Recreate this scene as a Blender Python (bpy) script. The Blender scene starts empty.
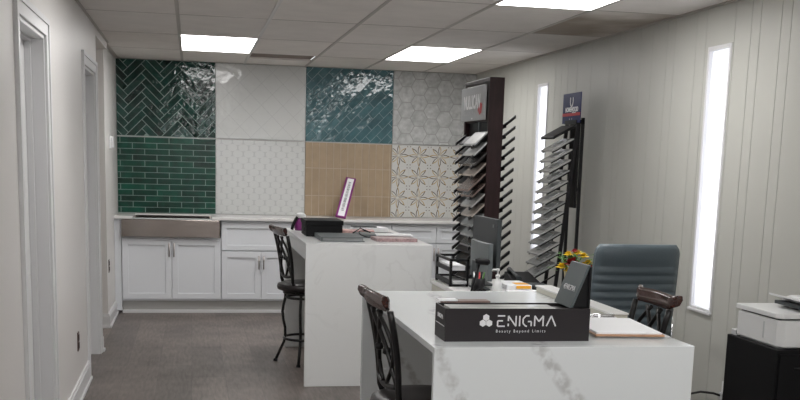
import bpy, math, random
from mathutils import Vector, Matrix
random.seed(7)
S = 0.3048                      # all coordinates below are in feet
PI = math.pi
SC = bpy.context.scene
COL = SC.collection
ORG = {}
XR = 11.89                      # right wall plane
YB = 36.11                      # back wall plane
YF = -9.0                       # shop front behind the camera
H = 8.0
XF = -.10                       # left wall plane beyond the hall opening

# ------------------------------------------------------------------ materials
def node_mat(name):
    m = bpy.data.materials.new(name); m.use_nodes = True
    nt = m.node_tree; b = nt.nodes['Principled BSDF']
    return m, nt, b
def mat(name, col, rough=.5, metal=0, var=0, scale=8, bump=0, bscale=40, spec=.5, island=0, stretch=(1,1,1), coat=0, trans=0):
    m, nt, b = node_mat(name)
    b.inputs['Roughness'].default_value = rough
    b.inputs['Metallic'].default_value = metal
    b.inputs['Specular IOR Level'].default_value = spec
    b.inputs['Coat Weight'].default_value = coat
    b.inputs['Transmission Weight'].default_value = trans
    b.inputs['Base Color'].default_value = (*col, 1)
    tc = nt.nodes.new('ShaderNodeTexCoord'); mp = nt.nodes.new('ShaderNodeMapping')
    mp.inputs['Scale'].default_value = stretch
    nt.links.new(tc.outputs['Object'], mp.inputs['Vector'])
    src = None
    if var:
        n = nt.nodes.new('ShaderNodeTexNoise'); n.inputs['Scale'].default_value = scale; n.inputs['Detail'].default_value = 6
        nt.links.new(mp.outputs[0], n.inputs['Vector'])
        r = nt.nodes.new('ShaderNodeValToRGB')
        r.color_ramp.elements[0].position = .3; r.color_ramp.elements[1].position = .7
        r.color_ramp.elements[0].color = (*[c*(1-var) for c in col], 1)
        r.color_ramp.elements[1].color = (*[min(1, c*(1+var)) for c in col], 1)
        nt.links.new(n.outputs['Fac'], r.inputs[0]); src = r.outputs[0]
    if island:
        g = nt.nodes.new('ShaderNodeNewGeometry')
        hs = nt.nodes.new('ShaderNodeHueSaturation')
        mr = nt.nodes.new('ShaderNodeMapRange')
        mr.inputs['To Min'].default_value = 1-island; mr.inputs['To Max'].default_value = 1+island
        nt.links.new(g.outputs['Random Per Island'], mr.inputs['Value'])
        nt.links.new(mr.outputs[0], hs.inputs['Value'])
        if src: nt.links.new(src, hs.inputs['Color'])
        else: hs.inputs['Color'].default_value = (*col, 1)
        src = hs.outputs[0]
    if src: nt.links.new(src, b.inputs['Base Color'])
    if bump:
        n = nt.nodes.new('ShaderNodeTexNoise'); n.inputs['Scale'].default_value = bscale; n.inputs['Detail'].default_value = 1 if bscale < 20 else 3
        nt.links.new(mp.outputs[0], n.inputs['Vector'])
        bp = nt.nodes.new('ShaderNodeBump'); bp.inputs['Strength'].default_value = bump; bp.inputs['Distance'].default_value = .01
        nt.links.new(n.outputs['Fac'], bp.inputs['Height']); nt.links.new(bp.outputs[0], b.inputs['Normal'])
    return m
def emis(name, col, s):
    m, nt, b = node_mat(name)
    b.inputs['Base Color'].default_value = (*col, 1)
    b.inputs['Emission Color'].default_value = (*col, 1); b.inputs['Emission Strength'].default_value = s
    return m
def quartz(name, base, vein, scale, amount, w=.035, rough=.22):
    m, nt, b = node_mat(name)
    b.inputs['Roughness'].default_value = rough
    tc = nt.nodes.new('ShaderNodeTexCoord')
    n1 = nt.nodes.new('ShaderNodeTexNoise'); n1.inputs['Scale'].default_value = scale; n1.inputs['Detail'].default_value = 3
    n1.inputs['Distortion'].default_value = .6
    mp = nt.nodes.new('ShaderNodeMapping'); mp.inputs['Rotation'].default_value = (.2, .5, .3); mp.inputs['Location'].default_value = (1.3, .4, 2.1)
    nt.links.new(tc.outputs['Object'], mp.inputs['Vector']); nt.links.new(mp.outputs[0], n1.inputs['Vector'])
    sb = nt.nodes.new('ShaderNodeMath'); sb.operation = 'SUBTRACT'; sb.inputs[1].default_value = .5
    ab = nt.nodes.new('ShaderNodeMath'); ab.operation = 'ABSOLUTE'
    nt.links.new(n1.outputs['Fac'], sb.inputs[0]); nt.links.new(sb.outputs[0], ab.inputs[0])
    mr = nt.nodes.new('ShaderNodeMapRange'); mr.inputs['From Min'].default_value = w*.25; mr.inputs['From Max'].default_value = w
    mr.inputs['To Min'].default_value = 1; mr.inputs['To Max'].default_value = 0
    nt.links.new(ab.outputs[0], mr.inputs['Value'])
    n2 = nt.nodes.new('ShaderNodeTexNoise'); n2.inputs['Scale'].default_value = 28; n2.inputs['Detail'].default_value = 6
    nt.links.new(tc.outputs['Object'], n2.inputs['Vector'])
    n3 = nt.nodes.new('ShaderNodeTexNoise'); n3.inputs['Scale'].default_value = 1.6
    nt.links.new(tc.outputs['Object'], n3.inputs['Vector'])
    mk = nt.nodes.new('ShaderNodeMapRange'); mk.inputs['From Min'].default_value = .42; mk.inputs['From Max'].default_value = .6
    nt.links.new(n3.outputs['Fac'], mk.inputs['Value'])
    mm = nt.nodes.new('ShaderNodeMath'); mm.operation = 'MULTIPLY'
    nt.links.new(mr.outputs[0], mm.inputs[0]); nt.links.new(n2.outputs['Fac'], mm.inputs[1])
    m3 = nt.nodes.new('ShaderNodeMath'); m3.operation = 'MULTIPLY'
    nt.links.new(mm.outputs[0], m3.inputs[0]); nt.links.new(mk.outputs[0], m3.inputs[1])
    m4 = nt.nodes.new('ShaderNodeMath'); m4.operation = 'MULTIPLY'; m4.inputs[1].default_value = amount
    nt.links.new(m3.outputs[0], m4.inputs[0])
    mx = nt.nodes.new('ShaderNodeMixRGB'); mx.inputs[1].default_value = (*base, 1); mx.inputs[2].default_value = (*vein, 1)
    nt.links.new(m4.outputs[0], mx.inputs[0]); nt.links.new(mx.outputs[0], b.inputs['Base Color'])
    return m

def veined(name, base, vein, *a, rough=.16):
    m, nt, b = node_mat(name); N = nt.nodes.new; LK = nt.links.new
    b.inputs['Roughness'].default_value = rough
    tc = N('ShaderNodeTexCoord'); mp = N('ShaderNodeMapping'); mp.inputs['Rotation'].default_value = (.25, .62, .35); mp.inputs['Location'].default_value = (.12, 0, 0)
    w = N('ShaderNodeTexWave'); w.inputs['Scale'].default_value = .95; w.inputs['Distortion'].default_value = 5.0
    w.inputs['Detail'].default_value = 2; w.inputs['Detail Scale'].default_value = .9
    LK(tc.outputs['Object'], mp.inputs['Vector']); LK(mp.outputs[0], w.inputs['Vector'])
    mr = N('ShaderNodeMapRange'); mr.inputs['From Min'].default_value = .90; mr.inputs['From Max'].default_value = .985
    LK(w.outputs['Fac'], mr.inputs['Value'])
    n = N('ShaderNodeTexNoise'); n.inputs['Scale'].default_value = 34; n.inputs['Detail'].default_value = 5
    LK(tc.outputs['Object'], n.inputs['Vector'])
    r = N('ShaderNodeMapRange'); r.inputs['From Min'].default_value = .38; r.inputs['From Max'].default_value = .62; r.inputs['To Max'].default_value = .5
    LK(n.outputs['Fac'], r.inputs['Value'])
    n3 = N('ShaderNodeTexNoise'); n3.inputs['Scale'].default_value = 2.2; LK(tc.outputs['Object'], n3.inputs['Vector'])
    k = N('ShaderNodeMapRange'); k.inputs['From Min'].default_value = .36; k.inputs['From Max'].default_value = .55; LK(n3.outputs['Fac'], k.inputs['Value'])
    m1 = N('ShaderNodeMath'); m1.operation = 'MULTIPLY'; LK(mr.outputs[0], m1.inputs[0]); LK(r.outputs[0], m1.inputs[1])
    m2 = N('ShaderNodeMath'); m2.operation = 'MULTIPLY'; LK(m1.outputs[0], m2.inputs[0]); LK(k.outputs[0], m2.inputs[1])
    mx = N('ShaderNodeMixRGB'); mx.inputs[1].default_value = (*base, 1); mx.inputs[2].default_value = (*vein, 1)
    LK(m2.outputs[0], mx.inputs[0]); LK(mx.outputs[0], b.inputs['Base Color'])
    return m

M = {}
M['paint'] = mat('wall_paint', (.68, .66, .645), .42, var=.012, scale=1.5, bump=.12, bscale=60)
M['paint_warm'] = mat('wall_paint_warm', (.62, .57, .50), .5, bump=.1, bscale=60)
M['plank_wall'] = mat('panel_wall_paint', (.475, .475, .44), .45, var=.02, scale=3, bump=.05, bscale=30, spec=.35)
M['groove'] = mat('panel_groove', (.41, .41, .375), .7)
M['trim'] = mat('trim_white', (.66, .66, .67), .35)
M['door'] = mat('door_paint', (.66, .66, .66), .4)
M['ceil'] = mat('ceiling_tile', (.77, .735, .70), .85, var=.04, scale=5, bump=.2, bscale=120, island=.05)
M['tbar'] = mat('ceiling_bar', (.46, .43, .40), .5)
M['tbarw'] = mat('ceiling_bar_white', (.62, .60, .58), .35)
M['vent'] = mat('ceiling_brown', (.25, .20, .175), .8)
M['light'] = emis('diffuser', (1, .985, .97), 12.8)
M['cab'] = mat('cabinet_white', (.70, .72, .75), .38, var=.01, scale=3)
M['kick'] = mat('toe_kick_grey', (.46, .455, .44), .5)
M['steel'] = mat('stainless', (.40, .36, .335), .13, 1, var=.04, scale=6, stretch=(1, 1, 14))
M['nickel'] = mat('brushed_nickel', (.42, .38, .37), .35, 1)
M['chrome'] = mat('chrome', (.85, .85, .87), .08, 1)
M['wtop'] = quartz('perimeter_quartz', (.72, .71, .70), (.50, .49, .48), 1.5, .5)
M['isl'] = quartz('island_quartz', (.66, .67, .67), (.50, .50, .50), 5, .5, rough=.3)
M['ctr'] = veined('counter_quartz', (.66, .69, .70), (.28, .27, .27), 1.0, 1.2, .028, rough=.16)
M['knee'] = mat('knee_wall', (.56, .55, .53), .5, var=.02)
M['iron'] = mat('black_iron', (.006, .0055, .006), .35, 0, spec=.4)
M['leather'] = mat('dark_vinyl', (.014, .010, .011), .38, bump=.1, bscale=120)
M['mahog'] = mat('mahogany', (.040, .012, .009), .18, var=.4, scale=8, stretch=(10, 1, 10), coat=.2)
M['teal_l'] = mat('slate_leather', (.100, .132, .152), .38, bump=.15, bscale=150)
M['blk'] = mat('matte_black', (.006, .006, .007), .5, spec=.25)
M['blkm'] = mat('black_metal', (.008, .0075, .009), .45, 0, spec=.3)
M['blkcab'] = mat('black_cabinet', (.005, .005, .006), .6, spec=.2)
M['espresso'] = mat('espresso_wood', (.024, .009, .010), .4, spec=.3, var=.3, scale=6, stretch=(6, 6, 1))
M['dgrey'] = mat('dark_grey', (.035, .042, .045), .45)
M['slate'] = mat('slate_grey', (.075, .095, .10), .4)
M['mgrey'] = mat('mid_grey', (.12, .138, .142), .4)
M['boxg'] = mat('charcoal_card', (.017, .014, .016), .5, spec=.35)
M['boxs'] = mat('charcoal_card_top', (.055, .065, .068), .45)
M['acry'] = mat('clear_acrylic', (.75, .75, .77), .1, trans=.7)
M['logo'] = mat('logo_white', (.70, .70, .72), .4)
M['white'] = mat('white_plastic', (.74, .75, .75), .35)
M['whiteg'] = mat('white_plastic_grey', (.55, .57, .57), .4)
M['paper'] = mat('paper', (.86, .87, .89), .6)
M['paperg'] = mat('paper_grey', (.52, .53, .54), .6)
M['pink'] = mat('pink_print', (.60, .38, .36), .5, var=.3, scale=60)
M['redb'] = mat('dark_red_print', (.36, .25, .25), .4, var=.4, scale=50)
M['brown'] = mat('brown_card', (.14, .075, .06), .5)
M['orange'] = mat('orange_label', (.85, .42, .03), .5)
M['purple'] = mat('purple_print', (.22, .025, .18), .35)
M['board'] = mat('clipboard_wood', (.42, .24, .14), .45, var=.15, scale=30)
M['sgrey'] = mat('sign_grey', (.42, .43, .435), .4)
M['navy'] = mat('sign_navy', (.010, .017, .095), .45, spec=.3)
M['red'] = mat('sign_red', (.55, .04, .05), .4)
M['wtext'] = mat('sign_white', (.93, .94, .95), .4)
M['gtext'] = mat('sign_faint', (.52, .53, .54), .4)
M['beige'] = mat('desk_beige', (.55, .54, .47), .5)
M['dtop'] = mat('desk_top_white', (.72, .72, .71), .3)
M['outl'] = mat('outlet_plate', (.10, .06, .05), .4)
M['leafg'] = mat('leaf_green', (.06, .16, .03), .5, var=.4, scale=60)
M['fred'] = mat('flower_red', (.33, .01, .02), .5, var=.3, scale=60)
M['fyel'] = mat('flower_yellow', (.80, .55, .02), .5, var=.2, scale=60)
M['stem'] = mat('stem_wrap', (.38, .32, .18), .3)
M['grout'] = mat('light_grout', (.42, .49, .47), .7)
M['groutg'] = mat('green_grout', (.30, .40, .37), .7)
M['groutb'] = mat('blue_grout', (.30, .38, .40), .7)
M['groutt'] = mat('tan_grout', (.52, .44, .35), .7)
M['green'] = mat('green_glaze', (.006, .040, .031), .07, var=.5, scale=9, island=.45, bump=.28, bscale=19.5)
M['green2'] = mat('green_glaze_deep', (.003, .048, .030), .08, var=.5, scale=9, island=.4, bump=.2, bscale=50, spec=.35)
M['blue'] = mat('blue_glaze', (.062, .140, .160), .07, var=.2, scale=7, island=.12, bump=.28, bscale=19.5)
M['tan'] = mat('tan_tile', (.35, .262, .172), .45, var=.08, scale=14, island=.05)
M['wtile'] = mat('white_tile_gloss', (.60, .61, .60), .12, bump=.25, bscale=14)
M['wtileg'] = mat('white_grout', (.47, .48, .475), .6)
M['hex'] = mat('marble_hex', (.50, .51, .505), .25, var=.18, scale=22, island=.07)
M['hexg'] = mat('marble_grout', (.35, .35, .345), .6)
M['startile'] = mat('star_tile', (.62, .62, .60), .25)
M['gold'] = mat('gold_inlay', (.42, .29, .10), .35)
M['bronze'] = mat('bronze_inlay', (.065, .038, .02), .4)
for k, c in dict(s_white=(.62, .64, .64), s_grey=(.30, .31, .31), s_dark=(.06, .055, .055), s_beige=(.42, .37, .33), s_brown=(.19, .14, .125),
                 s_light=(.42, .42, .41)).items():
    M[k] = mat('sample_' + k[2:], c, .2, var=.08, scale=12)
# floor: vinyl planks, random tone per plank
def floor_mat():
    m, nt, b = node_mat('vinyl_plank_floor')
    tc = nt.nodes.new('ShaderNodeTexCoord'); mp = nt.nodes.new('ShaderNodeMapping')
    mp.inputs['Rotation'].default_value = (0, 0, PI/2)
    nt.links.new(tc.outputs['Object'], mp.inputs['Vector'])
    br = nt.nodes.new('ShaderNodeTexBrick')
    br.inputs['Scale'].default_value = 1; br.inputs['Brick Width'].default_value = 1.22; br.inputs['Row Height'].default_value = .23
    br.inputs['Mortar Size'].default_value = .0025; br.inputs['Mortar Smooth'].default_value = .3; br.inputs['Bias'].default_value = 0
    br.inputs['Color1'].default_value = (.108, .090, .082, 1); br.inputs['Color2'].default_value = (.172, .142, .128, 1)
    br.inputs['Mortar'].default_value = (.10, .085, .08, 1); br.offset = .37
    nt.links.new(mp.outputs[0], br.inputs['Vector'])
    n = nt.nodes.new('ShaderNodeTexNoise'); n.inputs['Scale'].default_value = 2.2; n.inputs['Detail'].default_value = 8
    nt.links.new(tc.outputs['Object'], n.inputs['Vector'])
    n2 = nt.nodes.new('ShaderNodeTexNoise'); n2.inputs['Scale'].default_value = 9; n2.inputs['Detail'].default_value = 6
    m2 = nt.nodes.new('ShaderNodeMapping'); m2.inputs['Scale'].default_value = (6, .7, 1)
    nt.links.new(tc.outputs['Object'], m2.inputs['Vector']); nt.links.new(m2.outputs[0], n2.inputs['Vector'])
    ad = nt.nodes.new('ShaderNodeMath'); ad.operation = 'ADD'; nt.links.new(n.outputs['Fac'], ad.inputs[0]); nt.links.new(n2.outputs['Fac'], ad.inputs[1])
    mr = nt.nodes.new('ShaderNodeMapRange'); mr.inputs['From Min'].default_value = .7; mr.inputs['From Max'].default_value = 1.3
    mr.inputs['To Min'].default_value = .55; mr.inputs['To Max'].default_value = 1.45
    nt.links.new(ad.outputs[0], mr.inputs['Value'])
    hs = nt.nodes.new('ShaderNodeHueSaturation'); nt.links.new(br.outputs['Color'], hs.inputs['Color']); nt.links.new(mr.outputs[0], hs.inputs['Value'])
    nt.links.new(hs.outputs[0], b.inputs['Base Color'])
    b.inputs['Roughness'].default_value = .40
    bp = nt.nodes.new('ShaderNodeBump'); bp.inputs['Strength'].default_value = .08; bp.inputs['Distance'].default_value = .01
    nt.links.new(n2.outputs['Fac'], bp.inputs['Height']); nt.links.new(bp.outputs[0], b.inputs['Normal'])
    return m
M['floor'] = floor_mat()
def stain_mat():
    m, nt, b = node_mat('stained_ceiling_tile')
    tc = nt.nodes.new('ShaderNodeTexCoord'); n = nt.nodes.new('ShaderNodeTexNoise'); n.inputs['Scale'].default_value = 1.1; n.inputs['Detail'].default_value = 5
    nt.links.new(tc.outputs['Object'], n.inputs['Vector'])
    r = nt.nodes.new('ShaderNodeValToRGB'); r.color_ramp.elements[0].position = .42; r.color_ramp.elements[1].position = .6
    r.color_ramp.elements[0].color = (.34, .29, .24, 1); r.color_ramp.elements[1].color = (.70, .66, .62, 1)
    nt.links.new(n.outputs['Fac'], r.inputs[0]); nt.links.new(r.outputs[0], b.inputs['Base Color']); b.inputs['Roughness'].default_value = .8
    return m
M['stain'] = stain_mat()
def shade_mat():                # frosted daylight pane
    m = bpy.data.materials.new('frosted_pane'); m.use_nodes = True; nt = m.node_tree
    nt.nodes.clear(); o = nt.nodes.new('ShaderNodeOutputMaterial')
    a = nt.nodes.new('ShaderNodeBsdfTranslucent'); a.inputs[0].default_value = (.93, .93, .97, 1)
    t = nt.nodes.new('ShaderNodeBsdfTransparent'); t.inputs[0].default_value = (.95, .95, .97, 1)
    mx = nt.nodes.new('ShaderNodeMixShader'); mx.inputs[0].default_value = .6
    nt.links.new(a.outputs[0], mx.inputs[1]); nt.links.new(t.outputs[0], mx.inputs[2]); nt.links.new(mx.outputs[0], o.inputs[0])
    return m
M['pane'] = shade_mat()
def glass_mat():
    m = bpy.data.materials.new('clear_glass'); m.use_nodes = True; nt = m.node_tree
    nt.nodes.clear(); o = nt.nodes.new('ShaderNodeOutputMaterial')
    t = nt.nodes.new('ShaderNodeBsdfTransparent'); g = nt.nodes.new('ShaderNodeBsdfGlossy'); g.inputs['Roughness'].default_value = .02
    mx = nt.nodes.new('ShaderNodeMixShader'); mx.inputs[0].default_value = .06
    nt.links.new(t.outputs[0], mx.inputs[1]); nt.links.new(g.outputs[0], mx.inputs[2]); nt.links.new(mx.outputs[0], o.inputs[0])
    return m
M['glass'] = glass_mat()

# ------------------------------------------------------------------ mesh builder
class MB:
    def __init__(s): s.v = []; s.f = []; s.m = []; s.s = []
    def add(s, vs, fs, m=0, smooth=False, fn=None):
        o = len(s.v)
        for v in vs:
            v = tuple(v)
            if fn: v = fn(v)
            s.v.append(tuple(v))
        for f in fs: s.f.append([o+i for i in f]); s.m.append(m); s.s.append(smooth)
        return s
    def box(s, x0, x1, y0, y1, z0, z1, m=0, fn=None):
        return s.add([(x0,y0,z0),(x1,y0,z0),(x1,y1,z0),(x0,y1,z0),(x0,y0,z1),(x1,y0,z1),(x1,y1,z1),(x0,y1,z1)],
                     [(0,3,2,1),(4,5,6,7),(0,1,5,4),(1,2,6,5),(2,3,7,6),(3,0,4,7)], m, fn=fn)
    def prism(s, poly, h0, h1, fn, m=0, smooth=False):   # fn maps (a,b,h) to xyz
        n = len(poly)
        s.add([fn(a,b,h0) for a,b in poly]+[fn(a,b,h1) for a,b in poly],
              [list(range(n))[::-1], list(range(n,2*n))], m)
        o = len(s.v)-2*n
        for i in range(n):
            j = (i+1) % n
            s.f.append([o+i,o+j,o+n+j,o+n+i]); s.m.append(m); s.s.append(smooth)
        return s
    def tube(s, path, r, n=10, m=0, closed=False, flat=None):
        P = [Vector(p) for p in path]; k = len(P); rings = []
        up = None
        for i in range(k):
            a = P[(i-1) % k] if (i or closed) else P[i]
            b = P[(i+1) % k] if (i < k-1 or closed) else P[i]
            t = (b-a).normalized()
            if up is None:
                up = Vector((0,0,1)) if abs(t.z) < .9 else Vector((1,0,0))
            x = t.cross(up).normalized(); y = x.cross(t).normalized(); up = y
            rr = r[i] if isinstance(r, (list, tuple)) else r
            rings.append([P[i]+x*math.cos(2*PI*j/n)*rr*(flat or 1)+y*math.sin(2*PI*j/n)*rr for j in range(n)])
        o = len(s.v)
        for R in rings: s.v += [tuple(q) for q in R]
        for i in range(k if closed else k-1):
            for j in range(n):
                a = o+i*n+j; b = o+i*n+(j+1) % n; c = o+((i+1) % k)*n+(j+1) % n; d = o+((i+1) % k)*n+j
                s.f.append([a,b,c,d]); s.m.append(m); s.s.append(True)
        if not closed:
            s.f.append([o+j for j in range(n)][::-1]); s.m.append(m); s.s.append(False)
            s.f.append([o+(k-1)*n+j for j in range(n)]); s.m.append(m); s.s.append(False)
        return s
    def lathe(s, prof, c=(0,0,0), n=28, m=0, fn=None):   # prof: (r,z)
        o = len(s.v)
        for r, z in prof:
            for j in range(n):
                v = (c[0]+r*math.cos(2*PI*j/n), c[1]+r*math.sin(2*PI*j/n), c[2]+z)
                s.v.append(fn(v) if fn else v)
        for i in range(len(prof)-1):
            for j in range(n):
                s.f.append([o+i*n+j, o+i*n+(j+1) % n, o+(i+1)*n+(j+1) % n, o+(i+1)*n+j]); s.m.append(m); s.s.append(True)
        s.f.append([o+j for j in range(n)][::-1]); s.m.append(m); s.s.append(False)
        s.f.append([o+(len(prof)-1)*n+j for j in range(n)]); s.m.append(m); s.s.append(False)
        return s
    def build(s, name, mats, parent=None, org=None, bevel=0, seg=2):
        if not isinstance(mats, (list, tuple)): mats = [mats]
        if org is None: org = ORG.get(parent.name, (0,0,0)) if parent else (0,0,0)
        me = bpy.data.meshes.new(name)
        me.from_pydata([((v[0]-org[0])*S, (v[1]-org[1])*S, (v[2]-org[2])*S) for v in s.v], [], s.f)
        me.polygons.foreach_set('material_index', s.m)
        me.polygons.foreach_set('use_smooth', s.s)
        for q in mats: me.materials.append(q)
        me.validate(); me.update()
        import bmesh
        bm = bmesh.new(); bm.from_mesh(me); bmesh.ops.recalc_face_normals(bm, faces=bm.faces); bm.to_mesh(me); bm.free()
        o = bpy.data.objects.new(name, me); COL.objects.link(o)
        if parent: o.parent = parent
        else: o.location = [q*S for q in org]
        ORG[o.name] = org
        if bevel:
            b = o.modifiers.new('bevel', 'BEVEL'); b.width = bevel*S; b.segments = seg; b.limit_method = 'ANGLE'; b.angle_limit = .7
        return o
def thing(name, label, cat, loc=(0,0,0), rz=0, group=None, local=False):
    o = bpy.data.objects.new(name, None); COL.objects.link(o); o.empty_display_size = .1
    o.location = [q*S for q in loc]; o.rotation_euler = (0,0,rz)
    ORG[o.name] = (0,0,0) if (local or rz) else tuple(loc)
    o['label'] = label; o['category'] = cat
    if group: o['group'] = group
    return o
def tag(o, label, cat, group=None):
    o['label'] = label; o['category'] = cat
    if group: o['group'] = group
    return o
def struct(o): o['kind'] = 'structure'; return o
def plabel(o, l): o['label'] = l; return o
def dup(root, loc, rz, label, group=None):
    r = root.copy(); COL.objects.link(r); r.location = [q*S for q in loc]; r.rotation_euler = (0,0,rz); r['label'] = label
    if group: r['group'] = group
    for ch in list(root.children):
        c = ch.copy(); COL.objects.link(c); c.parent = r
        for g in list(ch.children):
            d = g.copy(); COL.objects.link(d); d.parent = c
    return r
def text(name, body, size, mt, parent, mtx, extrude=.006, bold=0, spacing=1, align='CENTER', sx=1):
    c = bpy.data.curves.new(name, 'FONT'); c.body = body; c.size = size*S; c.extrude = extrude*S; c.align_x = align; c.align_y = 'CENTER'
    c.offset = bold*S; c.space_character = spacing
    t = bpy.data.objects.new(name+'_curve', c); COL.objects.link(t)
    dg = bpy.context.evaluated_depsgraph_get(); dg.update()
    me = bpy.data.meshes.new_from_object(t.evaluated_get(dg)); bpy.data.objects.remove(t); bpy.data.curves.remove(c)
    me.transform(Matrix.Diagonal((sx,1,1,1))); me.transform(mtx)
    me.materials.clear(); me.materials.append(mt); me.name = name
    o = bpy.data.objects.new(name, me); COL.objects.link(o); o.parent = parent; ORG[o.name] = ORG.get(parent.name)
    return o
def frame(origin, xdir, ydir, parent):   # matrix: text x/y axes to world directions, origin in feet
    x = Vector(xdir).normalized(); y = Vector(ydir).normalized(); z = x.cross(y)
    g = ORG.get(parent.name, (0,0,0))
    m = Matrix.Identity(4)
    for i in range(3): m[i][0] = x[i]; m[i][1] = y[i]; m[i][2] = z[i]; m[i][3] = (origin[i]-g[i])*S
    return m
def arc(p, q, n, f): return [f(p+(q-p)*i/n) for i in range(n+1)]

# ------------------------------------------------------------------ room shell
XL = -4.2
b = MB().box(XL, XR+.5, YF, YB+.4, -.3, 0); struct(b.build('floor', M['floor']))
# left wall with two doorways and the hall opening
b = MB(); w0, w1 = -.42, 0
for y0, y1, z0, z1 in ((YF, 15.37, 0, H), (15.37, 18.13, 6.78, H), (18.13, 24.27, 0, H), (24.27, 27.05, 6.85, H), (27.05, 27.6, 0, H),
                       (27.6, 31.2, 7.80, H)):
    b.box(w0, w1, y0, y1, z0, z1)
b.box(-.52, XF, 31.2, YB, 0, H)
struct(b.build('wall_left', M['paint']))
b = MB().box(XL, -.42, 31.2, 31.6, 0, H).box(XL, -.42, 27.2, 27.6, 0, H).box(XL-.3, XL, 27.2, 31.6, 0, H)
struct(b.build('wall_hall', M['paint_warm']))
b = MB().box(XL, XR+.4, YB, YB+.4, 0, H); struct(b.build('wall_back', M['paint']))
# right wall: random-width vertical panelling with grooves, openings for the slit windows
WIN = [(18.27, 19.13, 2.32, 7.26), (28.42, 29.30, 2.55, 7.22)]
gy = []
y = YF
pat = [1.33, .67, .58, .42, 1.08, .75, .5]
base = 16.33
gl = [16.33, 16.64, 17.31, 17.62, 18.2, 19.30, 19.45+.25, 20.64, 21.0, 21.72, 22.35, 23.24, 23.54, 24.08, 25.25, 26.23, 26.9, 27.4, 27.9, 29.6, 30.3, 30.9, 31.6, 32.3, 33.1, 33.8, 34.6, 35.4]
k = 0; y = 16.33
while y > YF+1:
    y -= pat[k % 7]; k += 1; gl.append(y)
gl = sorted(gl); gw = .007
b = MB()
def wallband(z0, z1, skip):
    pts = [YF]
    for g in gl: pts += [g-gw, g+gw]
    pts.append(YB)
    for i in range(0, len(pts), 2):
        segs = [(pts[i], pts[i+1])]
        for s0, s1 in skip:
            new = []
            for a, c in segs:
                if c <= s0 or a >= s1: new.append((a, c)); continue
                if a < s0: new.append((a, s0))
                if c > s1: new.append((s1, c))
            segs = new
        for a, c in segs: b.box(XR, XR+.08, a, c, z0, z1, 0)
    bk = [(YF, YB)]
    for s0, s1 in skip:
        bk = [q for a, c in bk for q in ((a, s0), (s1, c)) if a < s0 and c > s1 or (a, c) == (s0, s1)] if False else bk
    edges = [YF]
    for s0, s1 in sorted(skip): edges += [s0, s1]
    edges.append(YB)
    for i in range(0, len(edges), 2): b.box(XR+.02, XR+.45, edges[i], edges[i+1], z0, z1, 1)
w1_, w2_ = WIN
wallband(0, 2.32, []); wallband(2.32, 2.55, [w1_[:2]]); wallband(2.55, 7.22, [w1_[:2], w2_[:2]]); wallband(7.22, 7.26, [w1_[:2]]); wallband(7.26, H, [])
struct(b.build('wall_right', [M['plank_wall'], M['groove']]))
for n, (y0, y1, z0, z1) in enumerate(WIN):
    e = bpy.data.objects.new('window_%d' % (n+1), None); COL.objects.link(e); e['kind'] = 'structure'; e.empty_display_size = .1
    e.location = (XR*S, y0*S, z0*S); ORG[e.name] = (XR, y0, z0)
    f = MB(); t = .05
    f.box(XR-.02, XR+.06, y0-.02, y0+t, z0, z1).box(XR-.02, XR+.06, y1-t, y1+.02, z0, z1)
    f.box(XR-.02, XR+.06, y0+t, y1-t, z0, z0+t).box(XR-.02, XR+.06, y0+t, y1-t, z1-t*1.6, z1)
    f.build('window_frame', M['trim'], e, bevel=.01)
    MB().box(XR-.05, XR+.02, y0-.03, y1+.03, z0-.05, z0).build('window_sill', M['trim'], e, bevel=.01)
    MB().box(XR+.061, XR+.07, y0, y1, z0, z1).build('window_pane', M['pane'], e)
# shop front behind the camera: door and big panes
b = MB()
b.box(XL, 2.6, YF-.4, YF, 0, H).box(8.6, XR+.4, YF-.4, YF, 0, H).box(2.6, 8.6, YF-.4, YF, 6.8, H).box(2.6, 8.6, YF-.4, YF, 0, 3.0)
struct(b.build('wall_front', M['paint']))
e = bpy.data.objects.new('window_3', None); COL.objects.link(e); e['kind'] = 'structure'; e.location = (2.6*S, YF*S, 3*S); ORG[e.name] = (2.6, YF, 3)
f = MB()
for x in (2.6, 5.5, 8.4): f.box(x, x+.2, YF-.25, YF-.05, 3, 6.8)
f.box(2.8, 8.4, YF-.25, YF-.05, 3, 3.2).box(2.8, 8.4, YF-.25, YF-.05, 6.6, 6.8)
f.build('window_frame', M['trim'], e)
MB().box(2.8, 8.4, YF-.16, YF-.14, 3.2, 6.6).build('window_pane', M['glass'], e)

# ceiling: 2x4 lay-in tiles on bars
TY = [20.44+4*i for i in range(-8, 4)]            # cross bars
cols = [0, 2, 4, 6, 8, 10, XR]
LIGHTS = [(2, 28.44), (8, 28.44), (8, 16.44), (2, 16.44), (2, 4.44), (8, 4.44), (2, -7.56), (8, -7.56)]
ys = [YF]+[t for t in TY if t > YF+.3]+[YB]
b = MB(); g = .03
for i in range(len(cols)-1):
    for j in range(len(ys)-1):
        x0, x1, y0, y1 = cols[i], cols[i+1], ys[j], ys[j+1]
        if any(abs(x0-lx) < .1 and abs(y0-ly) < .3 for lx, ly in LIGHTS): continue
        m = 0
        if i == 5 and abs(y0-20.44) < .1: m = 1
        if i == 2 and abs(y0-32.44) < .1:
            b.box(x0+g, x1-g, 34.15, y1-g, H, H+.06, 0)
            b.box(x0+g, x1-g, y0+g, 34.10, H+.05, H+.10, 2); continue
        b.box(x0+g if i else -.2, x1-g, y0+g, y1-g, H, H+.06, m)
b.box(XL, 0, 27.2, 31.6, H, H+.06, 0)
b.box(XL-.3, XR+.45, YF-.4, YB+.4, H+.45, H+.6, 2)
struct(b.build('ceiling', [M['ceil'], M['stain'], M['vent']]))
b = MB()
for x in cols[1:-1]: b.box(x-g*1.3, x+g*1.3, YF, YB, H-.012, H+.03, 1 if x in (4,) else 0)
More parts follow.
